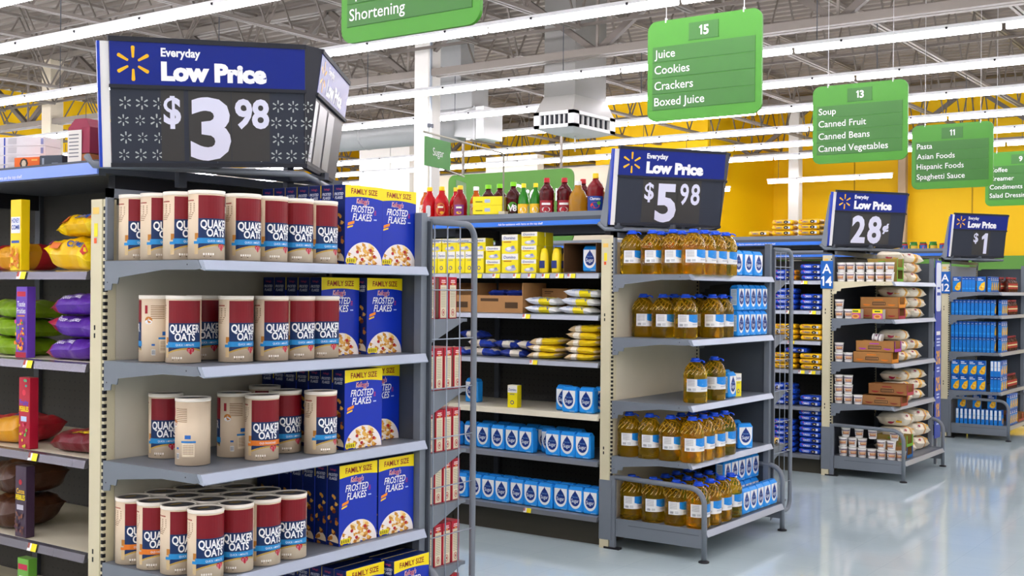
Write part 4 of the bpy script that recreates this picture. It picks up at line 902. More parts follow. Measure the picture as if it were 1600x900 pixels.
# ---- oats endcap
oc = 'oats canister'
def oat(i, x, y, label, rz=0, pr=OATS): put(pr, L(0, i, x, y), label, 'oats', 'oats canisters on the endcap', rad(rz))
for k, (x, y) in enumerate([(.08, .08), (.21, .078), (.338, .079)]): oat(0, x, y, f'{oc} on the top shelf, {ORD[k+1]} from the cream post along the shelf end', -2+J.uniform(-3, 3))
for k, (x, y) in enumerate([(.468, .085), (.474, .25), (.474, .385), (.474, .518), (.474, .652)]): oat(0, x, y, f'{oc} on the top shelf, {ORD[k+1]} along the price rail from the open corner', [-6, -6, -2, -16, -4][k])
for x, y, l, rz in ((.17, .105, 'on the second shelf, turned to show its plain beige back', 205), (.305, .12, 'on the second shelf, whole label showing, next to the one turned backwards', -34), (.20, .30, 'on the second shelf, mostly hidden behind the pair near the panel', -20), (.40, .285, 'on the second shelf, second of the front group from the panel', -4), (.44, .425, 'on the second shelf, third of the front group from the panel', -8), (.445, .56, 'on the second shelf, fourth of the front group from the panel', -14), (.448, .692, 'on the second shelf, pressed against the cereal boxes', -22)): oat(1, x, y, f'{oc} {l}', rz)
for x, y, l, rz, p in ((.10, .205, 'on the third shelf, alone near the cream panel with label showing', -34, OATS), (.325, .15, 'on the third shelf at the open corner, turned to show its beige back', 158, OATS), (.28, .385, 'on the third shelf, turned backwards behind the orange ribbon one', 205, OATS), (.425, .395, 'on the third shelf with an orange ribbon across its label', -20, OATSO), (.345, .59, 'on the third shelf, behind the one beside the cereal boxes', -10, OATS), (.475, .655, 'on the third shelf, standing beside the cereal boxes', 0, OATS), (.13, .68, 'on the third shelf, hidden far back by the panel', -20, OATS)): oat(2, x, y, f'{oc} {l}', rz, p)
g4 = [[(.08, .076), (.209, .074), (.338, .078), (.472, .09)], [(.477, .225), (.478, .358), (.478, .492), (.475, .628)], [(.342, .215), (.344, .35), (.343, .484)], [(.206, .205), (.21, .34), (.208, .475)], [(.074, .21), (.076, .345), (.075, .48)]]
rn = ['along the shelf end from the cream post', 'along the price rail after the corner', 'in the second row back', 'in the third row back', 'in the row against the panel']
for a, row in enumerate(g4):
    for k, (x, y) in enumerate(row):
        if a == 1 and k == 3: continue
        oat(3, x, y, f'{oc} on the crowded fourth shelf, {ORD[k+1]} {rn[a]}', [-4, -20, -6, -10][k] if a == 0 else [-30, -6, -28, 0][k] if a == 1 else J.uniform(-30, 10), OATSO if (a == 0 and k < 2) else OATS)
def cer(i, x, y, label, rz=0): put(CEREAL, L(0, i, x, y), label, 'cereal', 'blue cereal boxes on the oats endcap', rad(rz))
cb = 'blue cereal box'
spec = [(0, .508, .862, 7, 0), (0, .496, 1.09, 3, 0), (1, .39, .852, 5, 0), (1, .425, 1.085, 2, 0), (2, .508, .868, 7, 0), (2, .41, 1.09, 3, 0), (3, .512, .838, 7, 0), (3, .512, 1.07, 3, 0), (4, .60, 1.07, 3, 0), (4, .56, .83, 7, 0)]
for (i, x, y, n, _) in spec:
    col = 'column beside the oats' if y < .95 else 'column along the side panel'
    for k in range(n):
        xx = x-.0685*k
        if xx-.067 < .004: break
        cer(i, xx, y + (J.uniform(-.002, .002) if k else 0), f'{cb} on the {SN[i]}, {"front" if k == 0 else ORD[k+1]} of the {col}' , 0)
# ---- red snack boxes on its side rack
sb = 'red snack box'
for i, z in enumerate(R0):
    ys = [[.075, .155, .225], [.07, .13, .195, .262], [.07, .135, .196, .257], [.065, .13, .194, .256], [.07, .132, .195, .257], [.07, .132, .195, .257]][i]
    for k, y in enumerate(ys): put(SNACK, (.43, WD+y, z+.0006), f'{sb} in the wire rack, {ORD[k+1]} from the cereal on its {["top", "second", "third", "fourth", "fifth", "lowest"][i]} tier', 'snack box', 'red snack boxes in the wire rack', rad([0, 1, -1, 0][k]))
# ---- bags on the run behind the oats endcap
def G(e, i, x, y, dz=.0006): return (X0S[e]+x, Y0S[e]+y, RUN[e][i]+dz)
def gp(pr, e, i, x, y, label, cat, group=None, rz=-90, dz=.0006, rx=0, ry=0): put(pr, G(e, i, x, y, dz), label, cat, group, rad(rz), rx, ry)
CG = 'bagged cereal on the aisle run'
gp(CBY[0], 0, 0, -.29, .14, 'yellow cereal bag lying lowest beside the cream post on the upper shelf', 'cereal bag', CG); gp(CBY[1], 0, 0, -.25, .16, 'yellow cereal bag lying on top of another beside the cream post', 'cereal bag', CG, -96, .135)
gp(CBR, 0, 0, -.78, .18, 'red and gold cereal bag beyond the yellow divider', 'cereal bag', CG)
gp(DVH, 0, 0, -.60, .03, 'narrow yellow upright cereal divider with blue lettering', 'divider', 'narrow upright dividers'); 
for k in range(3): gp(CBP[k % 2], 0, 1, -.27+.01*k, .14+.005*k, f'purple cereal bag beside the cream post, {["bottom", "middle", "top"][k]} of its pile', 'cereal bag', CG, -90+2*k, .0006+.088*k)
for k in range(3): gp(CBG, 0, 1, -.75, .15+.01*k, f'green and red cereal bag past the purple divider, {["bottom", "middle", "top"][k]} of its pile', 'cereal bag', CG, -90, .0006+.077*k)
gp(DVP, 0, 1, -.555, .03, 'narrow purple upright cereal divider with coloured pieces', 'divider', 'narrow upright dividers')
gp(CBM, 0, 2, -.27, .16, 'maroon cereal bag with yellow letters beside the cream post', 'cereal bag', CG); gp(CBR, 0, 2, -.76, .15, 'red cereal bag with gold corner past the red divider', 'cereal bag', CG)
gp(DVR, 0, 2, -.53, .03, 'narrow red upright cereal divider with yellow letters', 'divider', 'narrow upright dividers')
gp(CBM, 0, 3, -.30, .36, 'small dark cereal bag far back on the almost empty shelf', 'cereal bag', CG); gp(CBB, 0, 3, -.79, .15, 'brown cereal bag past the dark divider', 'cereal bag', CG, -84, .0006); gp(CBB, 0, 3, -.77, .17, 'brown cereal bag slumped on top of the other brown one', 'cereal bag', CG, -97, .142)
gp(DVC, 0, 3, -.55, .03, 'narrow dark brown upright cereal divider with yellow letters', 'divider', 'narrow upright dividers')
gp(DVG, 0, 4, -.53, .03, 'narrow green upright cereal divider low on the run', 'divider', 'narrow upright dividers'); gp(CBB, 0, 4, -.28, .16, 'brown cereal bag low on the run beside the cream post', 'cereal bag', CG)
TZ = 2.0856
for k in range(4): put(WBOX, (-.70, .13, TZ+.0375*k), f'white carton with blue stripe on the top deck, {["lowest", "second", "third", "topmost"][k]} of its stack', 'carton', 'white cartons on the top deck', rad(-66))
put(OBOX, (-.575, .09, TZ), 'orange carton with dark emblem on the top deck beside the white stack', 'carton', None, rad(-76)); put(OBOX, (-.515, .26, TZ), 'orange carton half hidden behind the first orange one', 'carton', None, rad(-75))
put(SBOX, (-.425, .09, TZ), 'dark grey carton on the top deck next to the orange ones', 'carton', None, rad(-74))
tub = proto('tub', [('body', MB().lathe([(.055, 0), (.06, .1)], M('#e8dcd4', .4), 24)), ('lid', MB().lathe([(.064, .098), (.07, .102), (.07, .135), (.064, .14)], M('#1c1c20', .3), 24))])
put(tub, (-.34, .22, TZ), 'pale tub with black lid on the top deck', 'tub')
mb = MB().box(-.06, .06, -.08, .08, 0, .05, M('#b06a3c', .5), .006); mb.add([(-.06, -.08, .05), (.06, -.08, .05), (.06, .08, .05), (-.06, .08, .05), (-.058, -.078, .15), (.058, -.078, .15), (.058, .078, .15), (-.058, .078, .15), (-.03, -.07, .185), (.03, -.07, .185), (.03, .07, .185), (-.03, .07, .185)], [(0, 1, 5, 4), (1, 2, 6, 5), (2, 3, 7, 6), (3, 0, 4, 7), (4, 5, 9, 8), (5, 6, 10, 9), (6, 7, 11, 10), (7, 4, 8, 11), (8, 9, 10, 11)], M('#8c2440', .5, noise=.1, scale=30)); mb.art(plane((-.055, -.08, 0), X_, Z_), rect(0, .01, .075, .14), M('#ddd8d0'), .003)
for k in range(7): mb.art(plane((-.055, -.08, 0), X_, Z_), rect(.008, .12-.014*k, .06, .124-.014*k), M('#6a6a70'), .004)
put(proto('maroon_bag', [], mb), (-.225, .11, TZ), 'maroon paper bag with white panel on the top deck', 'bag', None, rad(8))
# ---- cooking oil endcap
def jg(i, x, y, label, rz=0): put(JUG, L(1, i, x, y), label, 'oil jug', 'jugs of cooking oil', rad(rz))
oj = 'golden oil jug'
for k, x in enumerate((.09, .236, .38)): jg(0, x, .078, f'{oj} on the top shelf, {ORD[k+1]} from the cream post along the shelf end', J.uniform(-4, 4))
for k, y in enumerate((.08, .232, .384, .536)): jg(0, .47+.047, y, f'{oj} on the top shelf, {ORD[k+1]} along the price rail from the open corner')
for a, x in enumerate((.36, .21)):
    for k, y in enumerate((.232, .384, .536)): jg(0, x, y, f'{oj} on the top shelf, {ORD[k+1]} across in the {["second", "third"][a]} row back')
for x, y, l in ((.08, .25, 'far back by the panel'), (.23, .235, 'second from the panel'), (.39, .235, 'third from the panel at the corner'), (.465, .455, 'alone in the front row'), (.315, .56, 'behind the one alone in front'), (.46, .63-.015, 'pressed against the sugar bags'), (.21, .42, 'in the shadow behind the corner')): jg(1, x, y, f'{oj} on the second shelf, {l}', J.uniform(-5, 5))
jg(2, .455, .245, f'{oj} on the third shelf, standing at the open corner', -8); jg(2, .46, .50, f'{oj} on the third shelf, beside the sugar bag', -4)
for k, (x, y) in enumerate([(.079, .083), (.226, .08), (.372, .08), (.518, .085)]): jg(3, x, y, f'{oj} on the fourth shelf, {ORD[k+1]} from the cream post along the shelf end')
for k, y in enumerate((.237, .388, .54)): jg(3, .515, y, f'{oj} on the fourth shelf, {ORD[k+1]} along the price rail after the corner jug')
for k, y in enumerate((.237, .388, .54)): jg(3, .362, y, f'{oj} on the fourth shelf, {ORD[k+1]} in the hidden second row')
for k, (x, y) in enumerate([(.085, .11), (.24, .108), (.40, .108), (.548, .112)]): jg(4, x, y, f'{oj} on the base deck, {ORD[k+1]} from the cream post behind the guard rail')
for k, y in enumerate((.265, .415, .565)): jg(4, .55, y, f'{oj} on the base deck, {ORD[k+1]} along the price rail after the corner jug')
for k, y in enumerate((.265, .415, .565)): jg(4, .395, y, f'{oj} on the base deck, {ORD[k+1]} in the hidden second row'); jg(4, .24, y, f'{oj} on the base deck, {ORD[k+1]} in the third row back')
def sg(i, x, y, lvl, label, rz=0): put(SUGAR[J.randrange(2)], L(1, i, x, y, .0006+lvl*.1705), label, 'sugar', 'sugar bags on the cooking oil endcap', rad(rz+J.uniform(-2, 2)))
gb = 'blue sugar bag'
for k, y in enumerate((.70, .86, 1.02)): sg(0, .50, y, 0, f'{gb} on the top shelf, {ORD[k+1]} from the oil jugs', -6)
for lv in (0, 1):
    for k in range(5): put(SUGARN, L(1, 1, .495, .755+.0945*k, .0006+lv*.1705), f'{gb} on the second shelf, {ORD[k+1]} from the jugs in the {["lower", "upper"][lv]} layer', 'sugar', 'sugar bags on the cooking oil endcap', 0)
sg(2, .47, .69, 0, f'{gb} on the third shelf, between jug and yellow sugar box'); put(DOMT, L(1, 2, .46, .81), 'white and yellow sugar box on the third shelf of the oil endcap', 'sugar box', None, rad(-8)); sg(2, .36, .86, 0, f'{gb} on the third shelf, behind the yellow sugar box')
sg(3, .47, .69, 0, f'{gb} on the fourth shelf, beside the oil jugs'); sg(3, .50, .86, 0, f'{gb} on the fourth shelf, second from the jugs', -34); sg(3, .38, .80, 0, f'{gb} on the fourth shelf, first in the back pair'); sg(3, .38, .98, 0, f'{gb} on the fourth shelf, second in the back pair')
for k in range(5): sg(4, .575, .685+.1105*k, 0, f'{gb} on the base deck price rail row, {ORD[k+1]} from the jugs')
for k in range(5): sg(4, .44, .685+.1105*k, 0, f'{gb} on the base deck, {ORD[k+1]} from the jugs in the lower back row'); sg(4, .44, .685+.1105*k, 1, f'{gb} on the base deck, {ORD[k+1]} from the jugs in the raised back row')
for z, k, p, w in ((1.32, 0, CKY[0], 'second'), (.93, 1, CKO, 'third'), (.55, 2, CKY[1], 'fourth')): put(p, (.43, Y0S[1]+WD+.16, z+.0006), f'small bright pack on the {w} tier of the wire rack beside the sugar', 'pack', None, 0)
# ---- sugar run: sugar boxes, cartons, bags
SGp = 'sugar boxes on the sugar run'
def dm(pr, i, x, y, lvl, h, label, rz=-90): put(pr, G(1, i, x, y, .0006+lvl*h), label, 'sugar box', SGp, rad(rz+J.uniform(-3, 3)))
dm(DOMS, 0, -.955, .07, 0, .0906, 'yellow and white sugar box in the short stack, lower one'); dm(DOMS, 0, -.955, .07, 1, .0906, 'yellow and white sugar box in the short stack, upper one')
dm(DOML, 0, -.81, .07, 0, .1286, 'yellow and white sugar box in the tall stack, lower one'); dm(DOML, 0, -.812, .07, 1, .1286, 'yellow and white sugar box in the tall stack, upper one')
for k in range(3):
    for lv in range(3 if k < 2 else 2): dm(DOMS, 0, -.66, .07+.105*k, lv, .0906, f'small sugar box beside the tall stack, {ORD[lv+1]} layer up, {ORD[k+1]} row back')
for k in range(3):
    for lv in range(2): dm(DOMS, 0, -.81, .185+.11*k, lv, .0906, f'sugar box behind the tall stack, {ORD[lv+1]} layer up, {ORD[k+1]} row back') if k else None
for k in range(7): dm(DOMT, 0, -1.08-.082*k, .06, 0, .15, f'upright yellow sugar box past the short stack, {ORD[k+1]} in line')
for k in range(5): dm(DOMT, 0, -1.10-.09*k, .19, 0, .15, f'upright yellow sugar box past the short stack, {ORD[k+1]} in the back line'); dm(DOMS, 0, -1.12-.128*k, .12, 1.5, .1006, f'sugar box lying on the upright ones, {ORD[k+1]} in line') if k < 4 else None
pch = proto('sugar_pouch', [], MB().lathe([(.05, 0), (.052, .01), (.05, .06), (.046, .12), (.03, .155), (.004, .165)], foil('#f0d41c'), 16, sx=.55, sy=.62).art(lambda u, v, h: Vector((.0285*(1-abs(u)*6)+.004+h, u, v)), [rect(-.02, .03, .02, .08)], M('#1c2c6c'), .002))
for k in range(4): put(pch, G(1, 0, [-.553, -.497, -.458, -.424][k], [.05, .125, .05, .125][k]), f'standing yellow sugar pouch, {ORD[k+1]} from the box stacks', 'pouch', 'yellow pouches', rad(-90+J.uniform(-14, 14)), 0)
ob = MB().box(-.13, .13, -.125, -.12, 0, .187, CARDD).box(-.13, .13, .12, .125, 0, .187, CARDD).box(-.13, -.125, -.125, .125, 0, .187, CARDD).box(-.13, .13, -.125, .125, 0, .005, CARDD).box(-.13, .13, -.125, .125, .187, .192, CARDD)
put(proto('open_carton', [], ob), G(1, 0, -.262, .155), 'open brown carton lying on its side with one sugar bag inside', 'carton', None, rad(-90))
put(SUGAR[0], G(1, 0, -.225, .12, .008), 'blue sugar bag inside the open brown carton', 'sugar', None, rad(-90))
put(CART, G(1, 1, -.90, .155), 'cut open cardboard carton with flour bags inside', 'carton', None, rad(-90)); put(CART, G(1, 1, -1.32, .155), 'cut open cardboard carton next along behind the wire rack', 'carton', None, rad(-90))
b2 = MB().box(-.14, .14, -.1, .1, 0, .165, CARD).art(plane((.14, -.1, 0), Y_, Z_), [rect(.02, .14, .09, .146), rect(.02, .128, .07, .132)], M('#4a3318'), .0008)
put(proto('carton_box', [], b2), G(1, 1, -.59, .37), 'closed cardboard carton behind the powdered sugar bags', 'carton', None, rad(-90))
for k, x in enumerate((-.96, -.83)): put(FLB2, G(1, 1, x, .15, .0085), f'blue and white flour bag standing in the cut open carton, {ORD[k+1]} of two', 'flour', None, rad(-90), 0, rad(-28)) if False else put(FLB2, G(1, 1, x, .16, .10), f'blue and white flour bag in the cut open carton, {ORD[k+1]} of two', 'flour', None, rad(k*20))
for lv in range(2): gp(PWB[lv], 1, 1, -.565, .10, f'white and yellow powdered sugar bag beside the carton, {["lower", "upper"][lv]} of two', 'sugar bag', 'powdered sugar bags', -90, .0006+.055*lv)
for lv in range(3): gp(PWB[lv % 2], 1, 1, -.30+.02*lv, .10, f'white and yellow powdered sugar bag beside the post, {["lowest", "middle", "top"][lv]} of three', 'sugar bag', 'powdered sugar bags', -90+3*lv, .0006+.055*lv)
for k, (x, lv) in enumerate([(-1.05, 0), (-.82, 0), (-1.1, 1), (-.88, 1), (-.69, 1), (-1.2, 2), (-1.28, 0)]): gp([FLB, FLB2][k % 2], 1, 2, x, .12+.02*lv, f'crumpled blue flour bag on the third shelf of the sugar run, {ORD[k+1]} of the heap', 'flour', 'blue flour bags', -90+J.uniform(-10, 10), .0006+.058*lv)
for lv in range(4): gp(BRB[lv % 2], 1, 2, -.565+.01*lv, .11, f'tan and yellow brown sugar bag beside the flour, {ORD[lv+1]} up in its stack', 'sugar bag', 'brown sugar bags', -90+J.uniform(-4, 4), .0006+.046*lv) if lv < 3 else None
for lv in range(5): gp(BRB[lv % 2], 1, 2, -.27+.008*lv, .11, f'tan and yellow brown sugar bag beside the post, {ORD[lv+1]} up in its stack', 'sugar bag', 'brown sugar bags', -90+J.uniform(-4, 4), .0006+.046*lv)
dm(DOMT, 3, -.80, .07, 0, .15, 'single yellow sugar box standing alone on the cream edged shelf', -84)
def sg1(i, x, y, label, rz=-90): put(SUGAR[J.randrange(2)], G(1, i, x, y), label, 'sugar', 'sugar bags on the sugar run', rad(rz+J.uniform(-2, 2)))
for x, y, l in ((-1.24, .2, 'alone at the far end of the cream edged shelf'), (-.425, .12, 'first of the four on the cream edged shelf'), (-.335, .055, 'second of the four on the cream edged shelf'), (-.215, .07, 'third of the four on the cream edged shelf'), (-.155+.0, .155, 'last of the four on the cream edged shelf, beside the post')): sg1(3, x, y, f'{gb} {l}')
for k, (x, y) in enumerate([(-.91, .06), (-.79, .06), (-.67, .05), (-.545, .13), (-.455, .045), (-.34, .045), (-.224, .045)]): sg1(4, x, y, f'{gb} on the fifth sugar shelf, {ORD[k+1]} in line towards the post')
for k in range(7): sg1(4, -1.1+.12*k, .20+.02*(k % 2), f'{gb} on the fifth sugar shelf, {ORD[k+1]} in the shadowed second row')
for k in range(4): sg1(4, -1.04-.13*k, .07+.03*(k % 2), f'{gb} on the fifth shelf, {ORD[k+1]} beyond the wire rack')
for k in range(12): sg1(5, -.165-.1165*k, .05+.006*(k % 3), f'{gb} on the lowest shelf of the sugar run, {ORD[k+1]} from the post')
for k in range(11): sg1(5, -.165-.1165*k, .13, f'{gb} on the lowest sugar shelf, {ORD[k+1]} from the post in the second row')
# juice bottles on top of the sugar run
jl = [(JO, -1.66, .16, 'orange juice bottle at the far end, half hidden by cereal'), (JRB, -1.575, .10, 'red punch bottle with a narrow white label'), (JR, -1.465, .10, 'red punch bottle with an orange fruit label'), (JR, -1.425, .215, 'red punch bottle set back behind the fruit label one'), (JP, -1.30, .10, 'dark red punch bottle with purple label'), (JO, -1.255, .225, 'orange juice bottle with white cap'), (JV, -1.148, .225, 'dark vegetable juice bottle with green cap beside the orange juice'), (JV, -1.04, .215, 'dark vegetable juice bottle with green cap behind the wire post'), (JV, -.872, .14, 'dark vegetable juice bottle with green cap beside the lemon juice'), (JL, -.78, .13, 'green lemon juice bottle with yellow cap, first of two'), (JL, -.695, .15, 'green lemon juice bottle with yellow cap, second of two'), (JC, -.585, .12, 'tall cranberry juice bottle with red cap, first of the pair'), (JC, -.478, .17, 'tall cranberry juice bottle with red cap, second of the pair'), (JC, -.42, .31, 'cranberry juice bottle standing behind the amber one'), (JA, -.345, .13, 'round amber juice jug with pale cap'), (JA, -.285, .30, 'amber jug in the second row'), (JB, -.215, .135, 'tall dark red cocktail bottle with blue label'), (JY, -.16, .27, 'slim yellow bottle beside the price sign'), (JR, -1.50, .33, 'red bottle in the second row of the punch bottles'), (JRB, -1.62, .30, 'red bottle in the second row near the cereal')]
for p, x, y, l in jl: put(p, (x, Y0S[1]+y, TZ), l, 'juice bottle', 'juice bottles on the top deck', rad(-62))
for lv in range(2): put(YBOX, (-1.02, Y0S[1]+.075, TZ+.048+lv*.0605), f'yellow packet box on the blue strip shelf edge, {["lower", "upper"][lv]} of two', 'packet box', None, rad(-72))
MB().box(-1.16, -.88, .032, .16, 2.0856, 2.133, DGREY).build('riser').location = (0, Y0S[1], 0); tag(bpy.data.objects['riser'], 'low dark riser under the two yellow packet boxes', 'riser')
# ---- cookie run (third aisle)
CK = 'cookie packs on the cookie run'
def ck(p, i, x, y, lv, label): gp(p, 2, i, x, y, label, 'cookies', CK, -90+J.uniform(-3, 3), .0006+.0495*lv)
plan = [(0, [(-.20, 3, CKB, 'blue'), (-.45, 2, [CKO, CKO], 'blue and orange'), (-.70, 4, [CKD, CKB[0]], 'dark blue and green')]), (1, [(-.20, 3, CKB, 'blue'), (-.45, 4, CKB, 'blue'), (-.70, 4, CKB, 'blue')]), (2, [(-.20, 3, CKY, 'yellow'), (-.45, 3, CKY, 'yellow'), (-.70, 5, [CKP, CKP], 'yellow and pink')]), (3, [(-.20, 3, CKY, 'yellow'), (-.45, 3, CKY, 'yellow'), (-.70, 2, CKY, 'yellow')]), (4, [(-.20, 2, CKB, 'blue'), (-.45, 4, CKB, 'blue'), (-.70, 3, CKB, 'blue')]), (5, [(-.20, 8, CKB, 'blue'), (-.45, 6, CKB, 'blue'), (-.70, 4, CKB, 'blue')])]
gsn = ['top', 'second', 'third', 'fourth', 'fifth', 'lowest']
for i, st in plan:
    for s, (x, n, ps, c) in enumerate(st):
        for k in range(n): ck(ps[k % len(ps)], i, x+J.uniform(-.008, .008), .09, k, f'{c} cookie pack, {gsn[i]} cookie shelf, {ORD[k+1]} up, {ORD[s+1]} stack from post')
ck(CKB[0], 3, -.34, .09, 3, 'blue cookie pack lying across the yellow stacks')
for s, x in enumerate((-.24, -.49)):
    for k in range(4): put(CKY[k % 2], (X0S[2]+x, Y0S[2]+.12, TZ+.0495*k), f'yellow cookie pack on the top deck, {ORD[k+1]} up, {ORD[s+1]} stack from price sign', 'cookies', 'cookie packs on the top deck', rad(-90))
for k in range(2): put(CKY[k], (X0S[2]-.72, Y0S[2]+.12, TZ+.0495*k), f'yellow cookie pack in the low third stack on the top deck, {ORD[k+1]} up', 'cookies', 'cookie packs on the top deck', rad(-90))
# far shelf tops seen over the cookie run
for k in range(9): put(YBOX, (-1.1-.27*k, Y0S[2]+.75, TZ), f'yellow carton far back on the top deck of the cookie run, {ORD[k+1]} in line', 'carton', 'yellow cartons far back', rad(-90))
for k in range(10): put([CAN, JAR][k % 2], (X0S[3]-.10-.11*k, Y0S[3]+.10, TZ), f'small {["red and blue can", "green jar"][k % 2]} on the deck behind the macaroni price sign, {ORD[k+1]} in line', 'can' if k % 2 == 0 else 'jar', 'cans and jars on the top deck', rad(-60))
for k in range(6): put(JAR, (X0S[3]-.25-.11*k, Y0S[3]+.22, TZ+.0), f'green jar in the second row on the top deck, {ORD[k+1]} from the price sign', 'jar', 'jars in the second row', rad(-60))
for k in range(8): put(YBOX, (X0S[3]-1.45-.26*k, Y0S[3]+.14, TZ+.0), f'yellow carton on the deck beyond the jars behind the macaroni sign, {ORD[k+1]} in line', 'carton', 'yellow cartons beyond the jars', rad(-90))
# ---- soup cup endcap
e = 2
def pc(p, i, x, y, z, label, cat, group, rz=0, rx=0, ry=0): put(p, L(e, i, x, y, .0006+z), label, cat, group, rad(rz), rx, ry)
cu = 'white soup cup'
for lv in range(2):
    for k in range(6): pc(CUP, 0, .064+.0855*k, .062, .0845*lv, f'{cu} on the top shelf, {ORD[k+1]} from post in the {["lower", "upper"][lv]} layer', 'soup cup', 'soup cups', -75+J.uniform(-30, 30))
for lv in range(2): pc(TRG, 0, .41, .20, .101*lv, f'green fronted carton tray on the top shelf beside the cups, {["lower", "upper"][lv]}', 'carton', None)
for lv in range(3): pc(RICE[lv % 2], 0, .36, .48, .089*lv, f'rice bag on the top shelf beside the green trays, {["lowest", "middle", "top"][lv]} of three', 'rice', 'rice bags', 0 if lv < 2 else 14); pc(RICE[(lv+1) % 2], 0, .37, .86, .089*lv, f'rice bag on the top shelf in the outer stack, {["lowest", "middle", "top"][lv]} of three', 'rice', 'rice bags', 0 if lv < 2 else -12)
for k in range(2):
    for lv in range(2): pc(CUP, 1, .05+.0855*k, .055, .0845*lv, f'{cu} on the second shelf, {ORD[k+1]} from post in the {["lower", "upper"][lv]} layer', 'soup cup', 'soup cups', -70) if not (k == 1 and lv == 1) else None
pc(BOWL, 1, .20, .08, 0, 'yellow and pink soup pack on the second shelf, beside the cups', 'soup pack', None, -90); pc(BOWL, 1, .135, .06, .086, 'yellow and pink soup pack resting on the lower cups', 'soup pack', None, -90) if False else None; pc(BOWL, 1, .40, .06, 0, 'yellow and pink soup pack standing alone before the brown trays', 'soup pack', None, -90)
pc(TRR, 1, .375, .24, 0, 'brown carton tray with red front, lower of two on the second shelf', 'carton', None); pc(TRO, 1, .375, .24, .096, 'brown carton tray with orange front, upper of two on the second shelf', 'carton', None)
for lv in range(3): pc(RICE[lv % 2], 1, .38, .53, .095*lv, f'rice bag on the second shelf beside the trays, {["lowest", "middle", "top"][lv]} of three', 'rice', 'rice bags', 3*lv); pc(RICE[(lv+1) % 2], 1, .39, .905, .095*lv, f'rice bag on the second shelf in the outer stack, {["lowest", "middle", "top"][lv]} of three', 'rice', 'rice bags', -4*lv)
for k in range(2):
    for lv in range(2): pc(CUP, 2, .05+.0855*k, .055, .0845*lv, f'{cu} on the third shelf, {ORD[k+1]} from post in the {["lower", "upper"][lv]} layer', 'soup cup', 'soup cups', -60) if k == 0 or lv == 0 else None
pc(TRO, 2, .35, .14, 0, 'brown carton tray with orange front, lower of two on the third shelf', 'carton', None); pc(TRP, 2, .37, .15, .096, 'brown carton tray with purple front, upper of two on the third shelf', 'carton', None)
pc(CUP, 2, .33, .12, .225, 'soup cup lying tipped over on the purple tray', 'soup cup', 'soup cups', 0, 0, rad(100))
for lv in range(3): pc(RICE[lv % 2], 2, .40, .48, .095*lv, f'rice bag on the third shelf beside the trays, {["lowest", "middle", "top"][lv]} of three', 'rice', 'rice bags', 4*lv); pc(RICE[(lv+1) % 2], 2, .38, .86, .095*lv, f'rice bag on the third shelf in the outer stack, {["lowest", "middle", "top"][lv]} of three', 'rice', 'rice bags', -4*lv) if lv < 2 else None
for k in range(2):
    for lv in range(3): pc(CUP, 3, .05+.0855*k, .055, .0845*lv, f'{cu} on the fourth shelf, {ORD[k+1]} from the post, {ORD[lv+1]} layer', 'soup cup', 'soup cups', -60)
pc(CUP, 3, .225, .055, 0, 'soup cup alone against the fourth shelf tray', 'soup cup', 'soup cups', -60)
pc(TRS, 3, .43, .15, 0, 'long brown carton tray lower of two on the fourth shelf', 'carton', None); pc(TRR, 3, .45, .25, .0866, 'brown carton tray with red front, upper of two on the fourth shelf', 'carton', None)
for lv in range(4): pc(RICE[lv % 2], 3, .40, .54, .095*lv, f'rice bag on the fourth shelf beside the trays, {ORD[lv+1]} up', 'rice', 'rice bags', 3*lv) if lv < 3 else None; pc(RICE[(lv+1) % 2], 3, .40, .915, .095*lv, f'rice bag on the fourth shelf in the outer stack, {ORD[lv+1]} up', 'rice', 'rice bags', -3*lv) if lv < 3 else None
for lv in range(2):
    for k in range(7): pc(CUP, 4, .08+.0855*k, .095, .0845*lv, f'{cu} behind the guard rail, {ORD[k+1]} from post in the {["lower", "upper"][lv]} layer', 'soup cup', 'soup cups', -75+J.uniform(-30, 30)) if not (lv and k in (3, 6)) else None
for k in range(3): pc(CUP, 4, .10+.12*k, .10, .169, f'{cu} on the base deck, {ORD[k+1]} from the post in the third layer', 'soup cup', 'soup cups', -60)
pc(CUP, 4, .53, .10, .169, 'soup cup perched highest at the guard rail corner', 'soup cup', 'soup cups', -60)
pc(BOWL, 4, .30, .10, .169, 'yellow soup pack tilted on the cups behind the guard rail', 'soup pack', None, -80, rad(0), rad(-25)) if False else None
pc(TRB, 4, .47, .31, 0, 'carton tray with blue front on the base deck', 'carton', None); pc(TRG, 4, .47, .31, .1006, 'carton tray with green front stacked on the blue one', 'carton', None)
for lv in range(3): pc(RICE[2], 4, .40, .54, .127*lv, f'large rice bag on the base deck beside the trays, {["lowest", "middle", "top"][lv]} of three', 'rice', 'rice bags', 4*lv-4); pc(RICE[2], 4, .40, .965, .127*lv, f'large rice bag on the base deck in the outer stack, {["lowest", "middle", "top"][lv]} of three', 'rice', 'rice bags', -3*lv)
# ---- macaroni endcap
e = 3
mb_ = 'macaroni box'
def mc(i, x, y, z, label, rz=-90, p=MCB, rx=0): put(p, L(3, i, x, y, .0006+z), label, 'macaroni', 'macaroni boxes', rad(rz), rx)
for k in range(2): mc(0, .075+.26*k, .035, 0, f'{mb_} on the top shelf turned to show its yellow picture, {ORD[k+1]} from the post')
for k in range(4): mc(0, .15+.0355*k, .06, 0, f'{mb_} on the top shelf with spine out, {ORD[k+1]} between the two picture boxes', 0)
for k in range(4): mc(0, .42, .07+.095*k if False else .075+.09*k, 0, f'{mb_} on the top shelf along the price rail, {ORD[k+1]} from the corner', 0)
for k in range(11): mc(1, .035+.0425*k, .06, 0, f'{mb_} on the second shelf with spine out, {ORD[k+1]} from the post', 0)
for k in range(3): mc(1, .515, .16+.093*k, 0, f'{mb_} on the second shelf along the price rail, {ORD[k+1]} from the corner', 0)
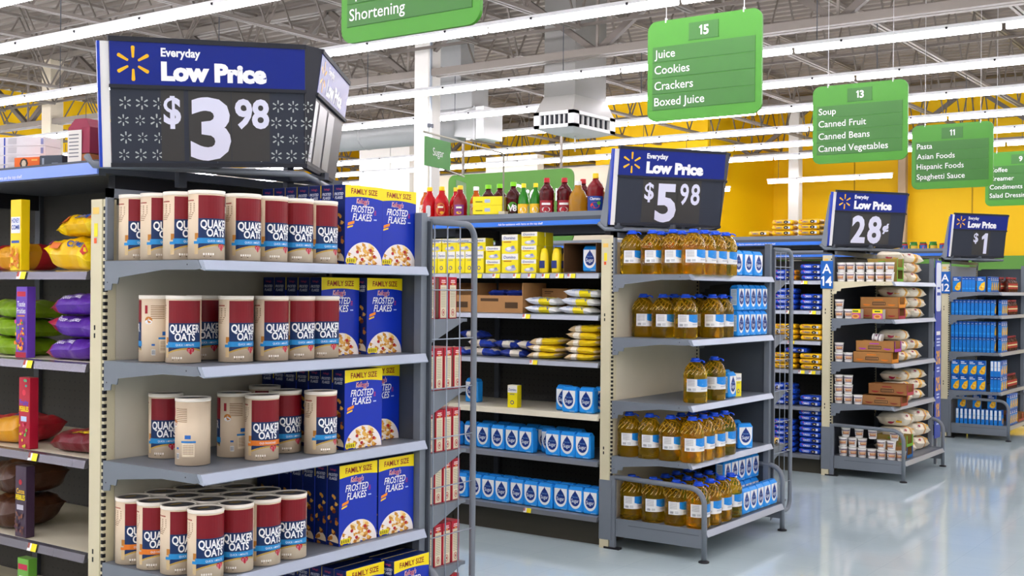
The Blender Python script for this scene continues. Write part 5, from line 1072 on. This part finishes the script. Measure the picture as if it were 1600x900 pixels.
for lv in range(2):
    for k in range(11): mc(2, .035+.0425*k, .06, .1706*lv, f'{mb_} on the third shelf, spine out, {ORD[k+1]} from post in the {["lower", "upper"][lv]} layer', 0)
    for k in range(3): mc(2, .515, .16+.093*k, .1706*lv, f'{mb_} on the third shelf along the price rail, {ORD[k+1]} from the corner, {["lower", "upper"][lv]} layer', 0)
    for k in range(4 - (1-lv)*0): mc(3, .065+.094*k, .035, .1706*lv, f'{mb_} on the fourth shelf showing yellow picture, {ORD[k+1]} from post, {["lower", "upper"][lv]} layer', -90)
    for k in range(3): mc(3, .46+.0365*k, .06, .1706*lv, f'{mb_} on the fourth shelf with spine out, {ORD[k+1]} after the picture boxes, {["lower", "upper"][lv]} layer', 0, MCW if lv else MCB)
    for k in range(3): mc(3, .515, .16+.093*k, .1706*lv, f'{mb_} on the fourth shelf along the price rail, {ORD[k+1]} from the corner, {["lower", "upper"][lv]} layer', 0)
for k in range(11): mc(4, .085+.0455*k, .09, 0, f'{mb_} on the base deck with white panel, {ORD[k+1]} from the post', 0, MCW)
for k in range(3):
    for lv in range(2): mc(4, .15+.17*k, .15, .1706+.0355*lv, f'{mb_} lying flat on the base deck row, {ORD[k+1]} from the post, {["lower", "upper"][lv]}', -90, MCB) if False else None
for k in range(4): mc(4, .60, .20+.093*k, 0, f'{mb_} on the base deck price rail row, {ORD[k+1]} from the corner', 0); mc(4, .60, .20+.093*k, .1706, f'{mb_} on the base deck price rail row, {ORD[k+1]} from the corner, upper layer', 0)
for k in range(3): mc(4, .12+.16*k, .11, .1706, f'{mb_} standing on the base deck row, {ORD[k+1]} from the post', -90)
for i in range(4):
    for a, y in enumerate((.50, .575, .65, .725, .80, .875)):
        put(SYR, L(3, i, .50, y), f'brown syrup bottle with red cap on the {SN[i]}, {ORD[a+1]} from the macaroni boxes', 'syrup', 'syrup bottles', 0)
        if a < 3: put(SYR, L(3, i, .42, y), f'brown syrup bottle with red cap on the {SN[i]}, {ORD[a+1]} in the second row', 'syrup', 'syrup bottles', 0)
for k in range(2): put(TRS, L(3, 4, .44, .72+.2*k), f'brown carton tray on the base deck of the macaroni endcap, {ORD[k+1]} from the boxes', 'carton', None)
for i, z in enumerate([1.62, 1.3, .97, .55, .16]): put(CAN, (X0S[3]+.45, Y0S[3]+WD+.1, z+.0006), f'red and blue can on the {gsn[i]} tier of the cut off wire rack', 'can', 'cans on the wire rack')

for o in PROTOS[::-1]: bpy.data.objects.remove(o)
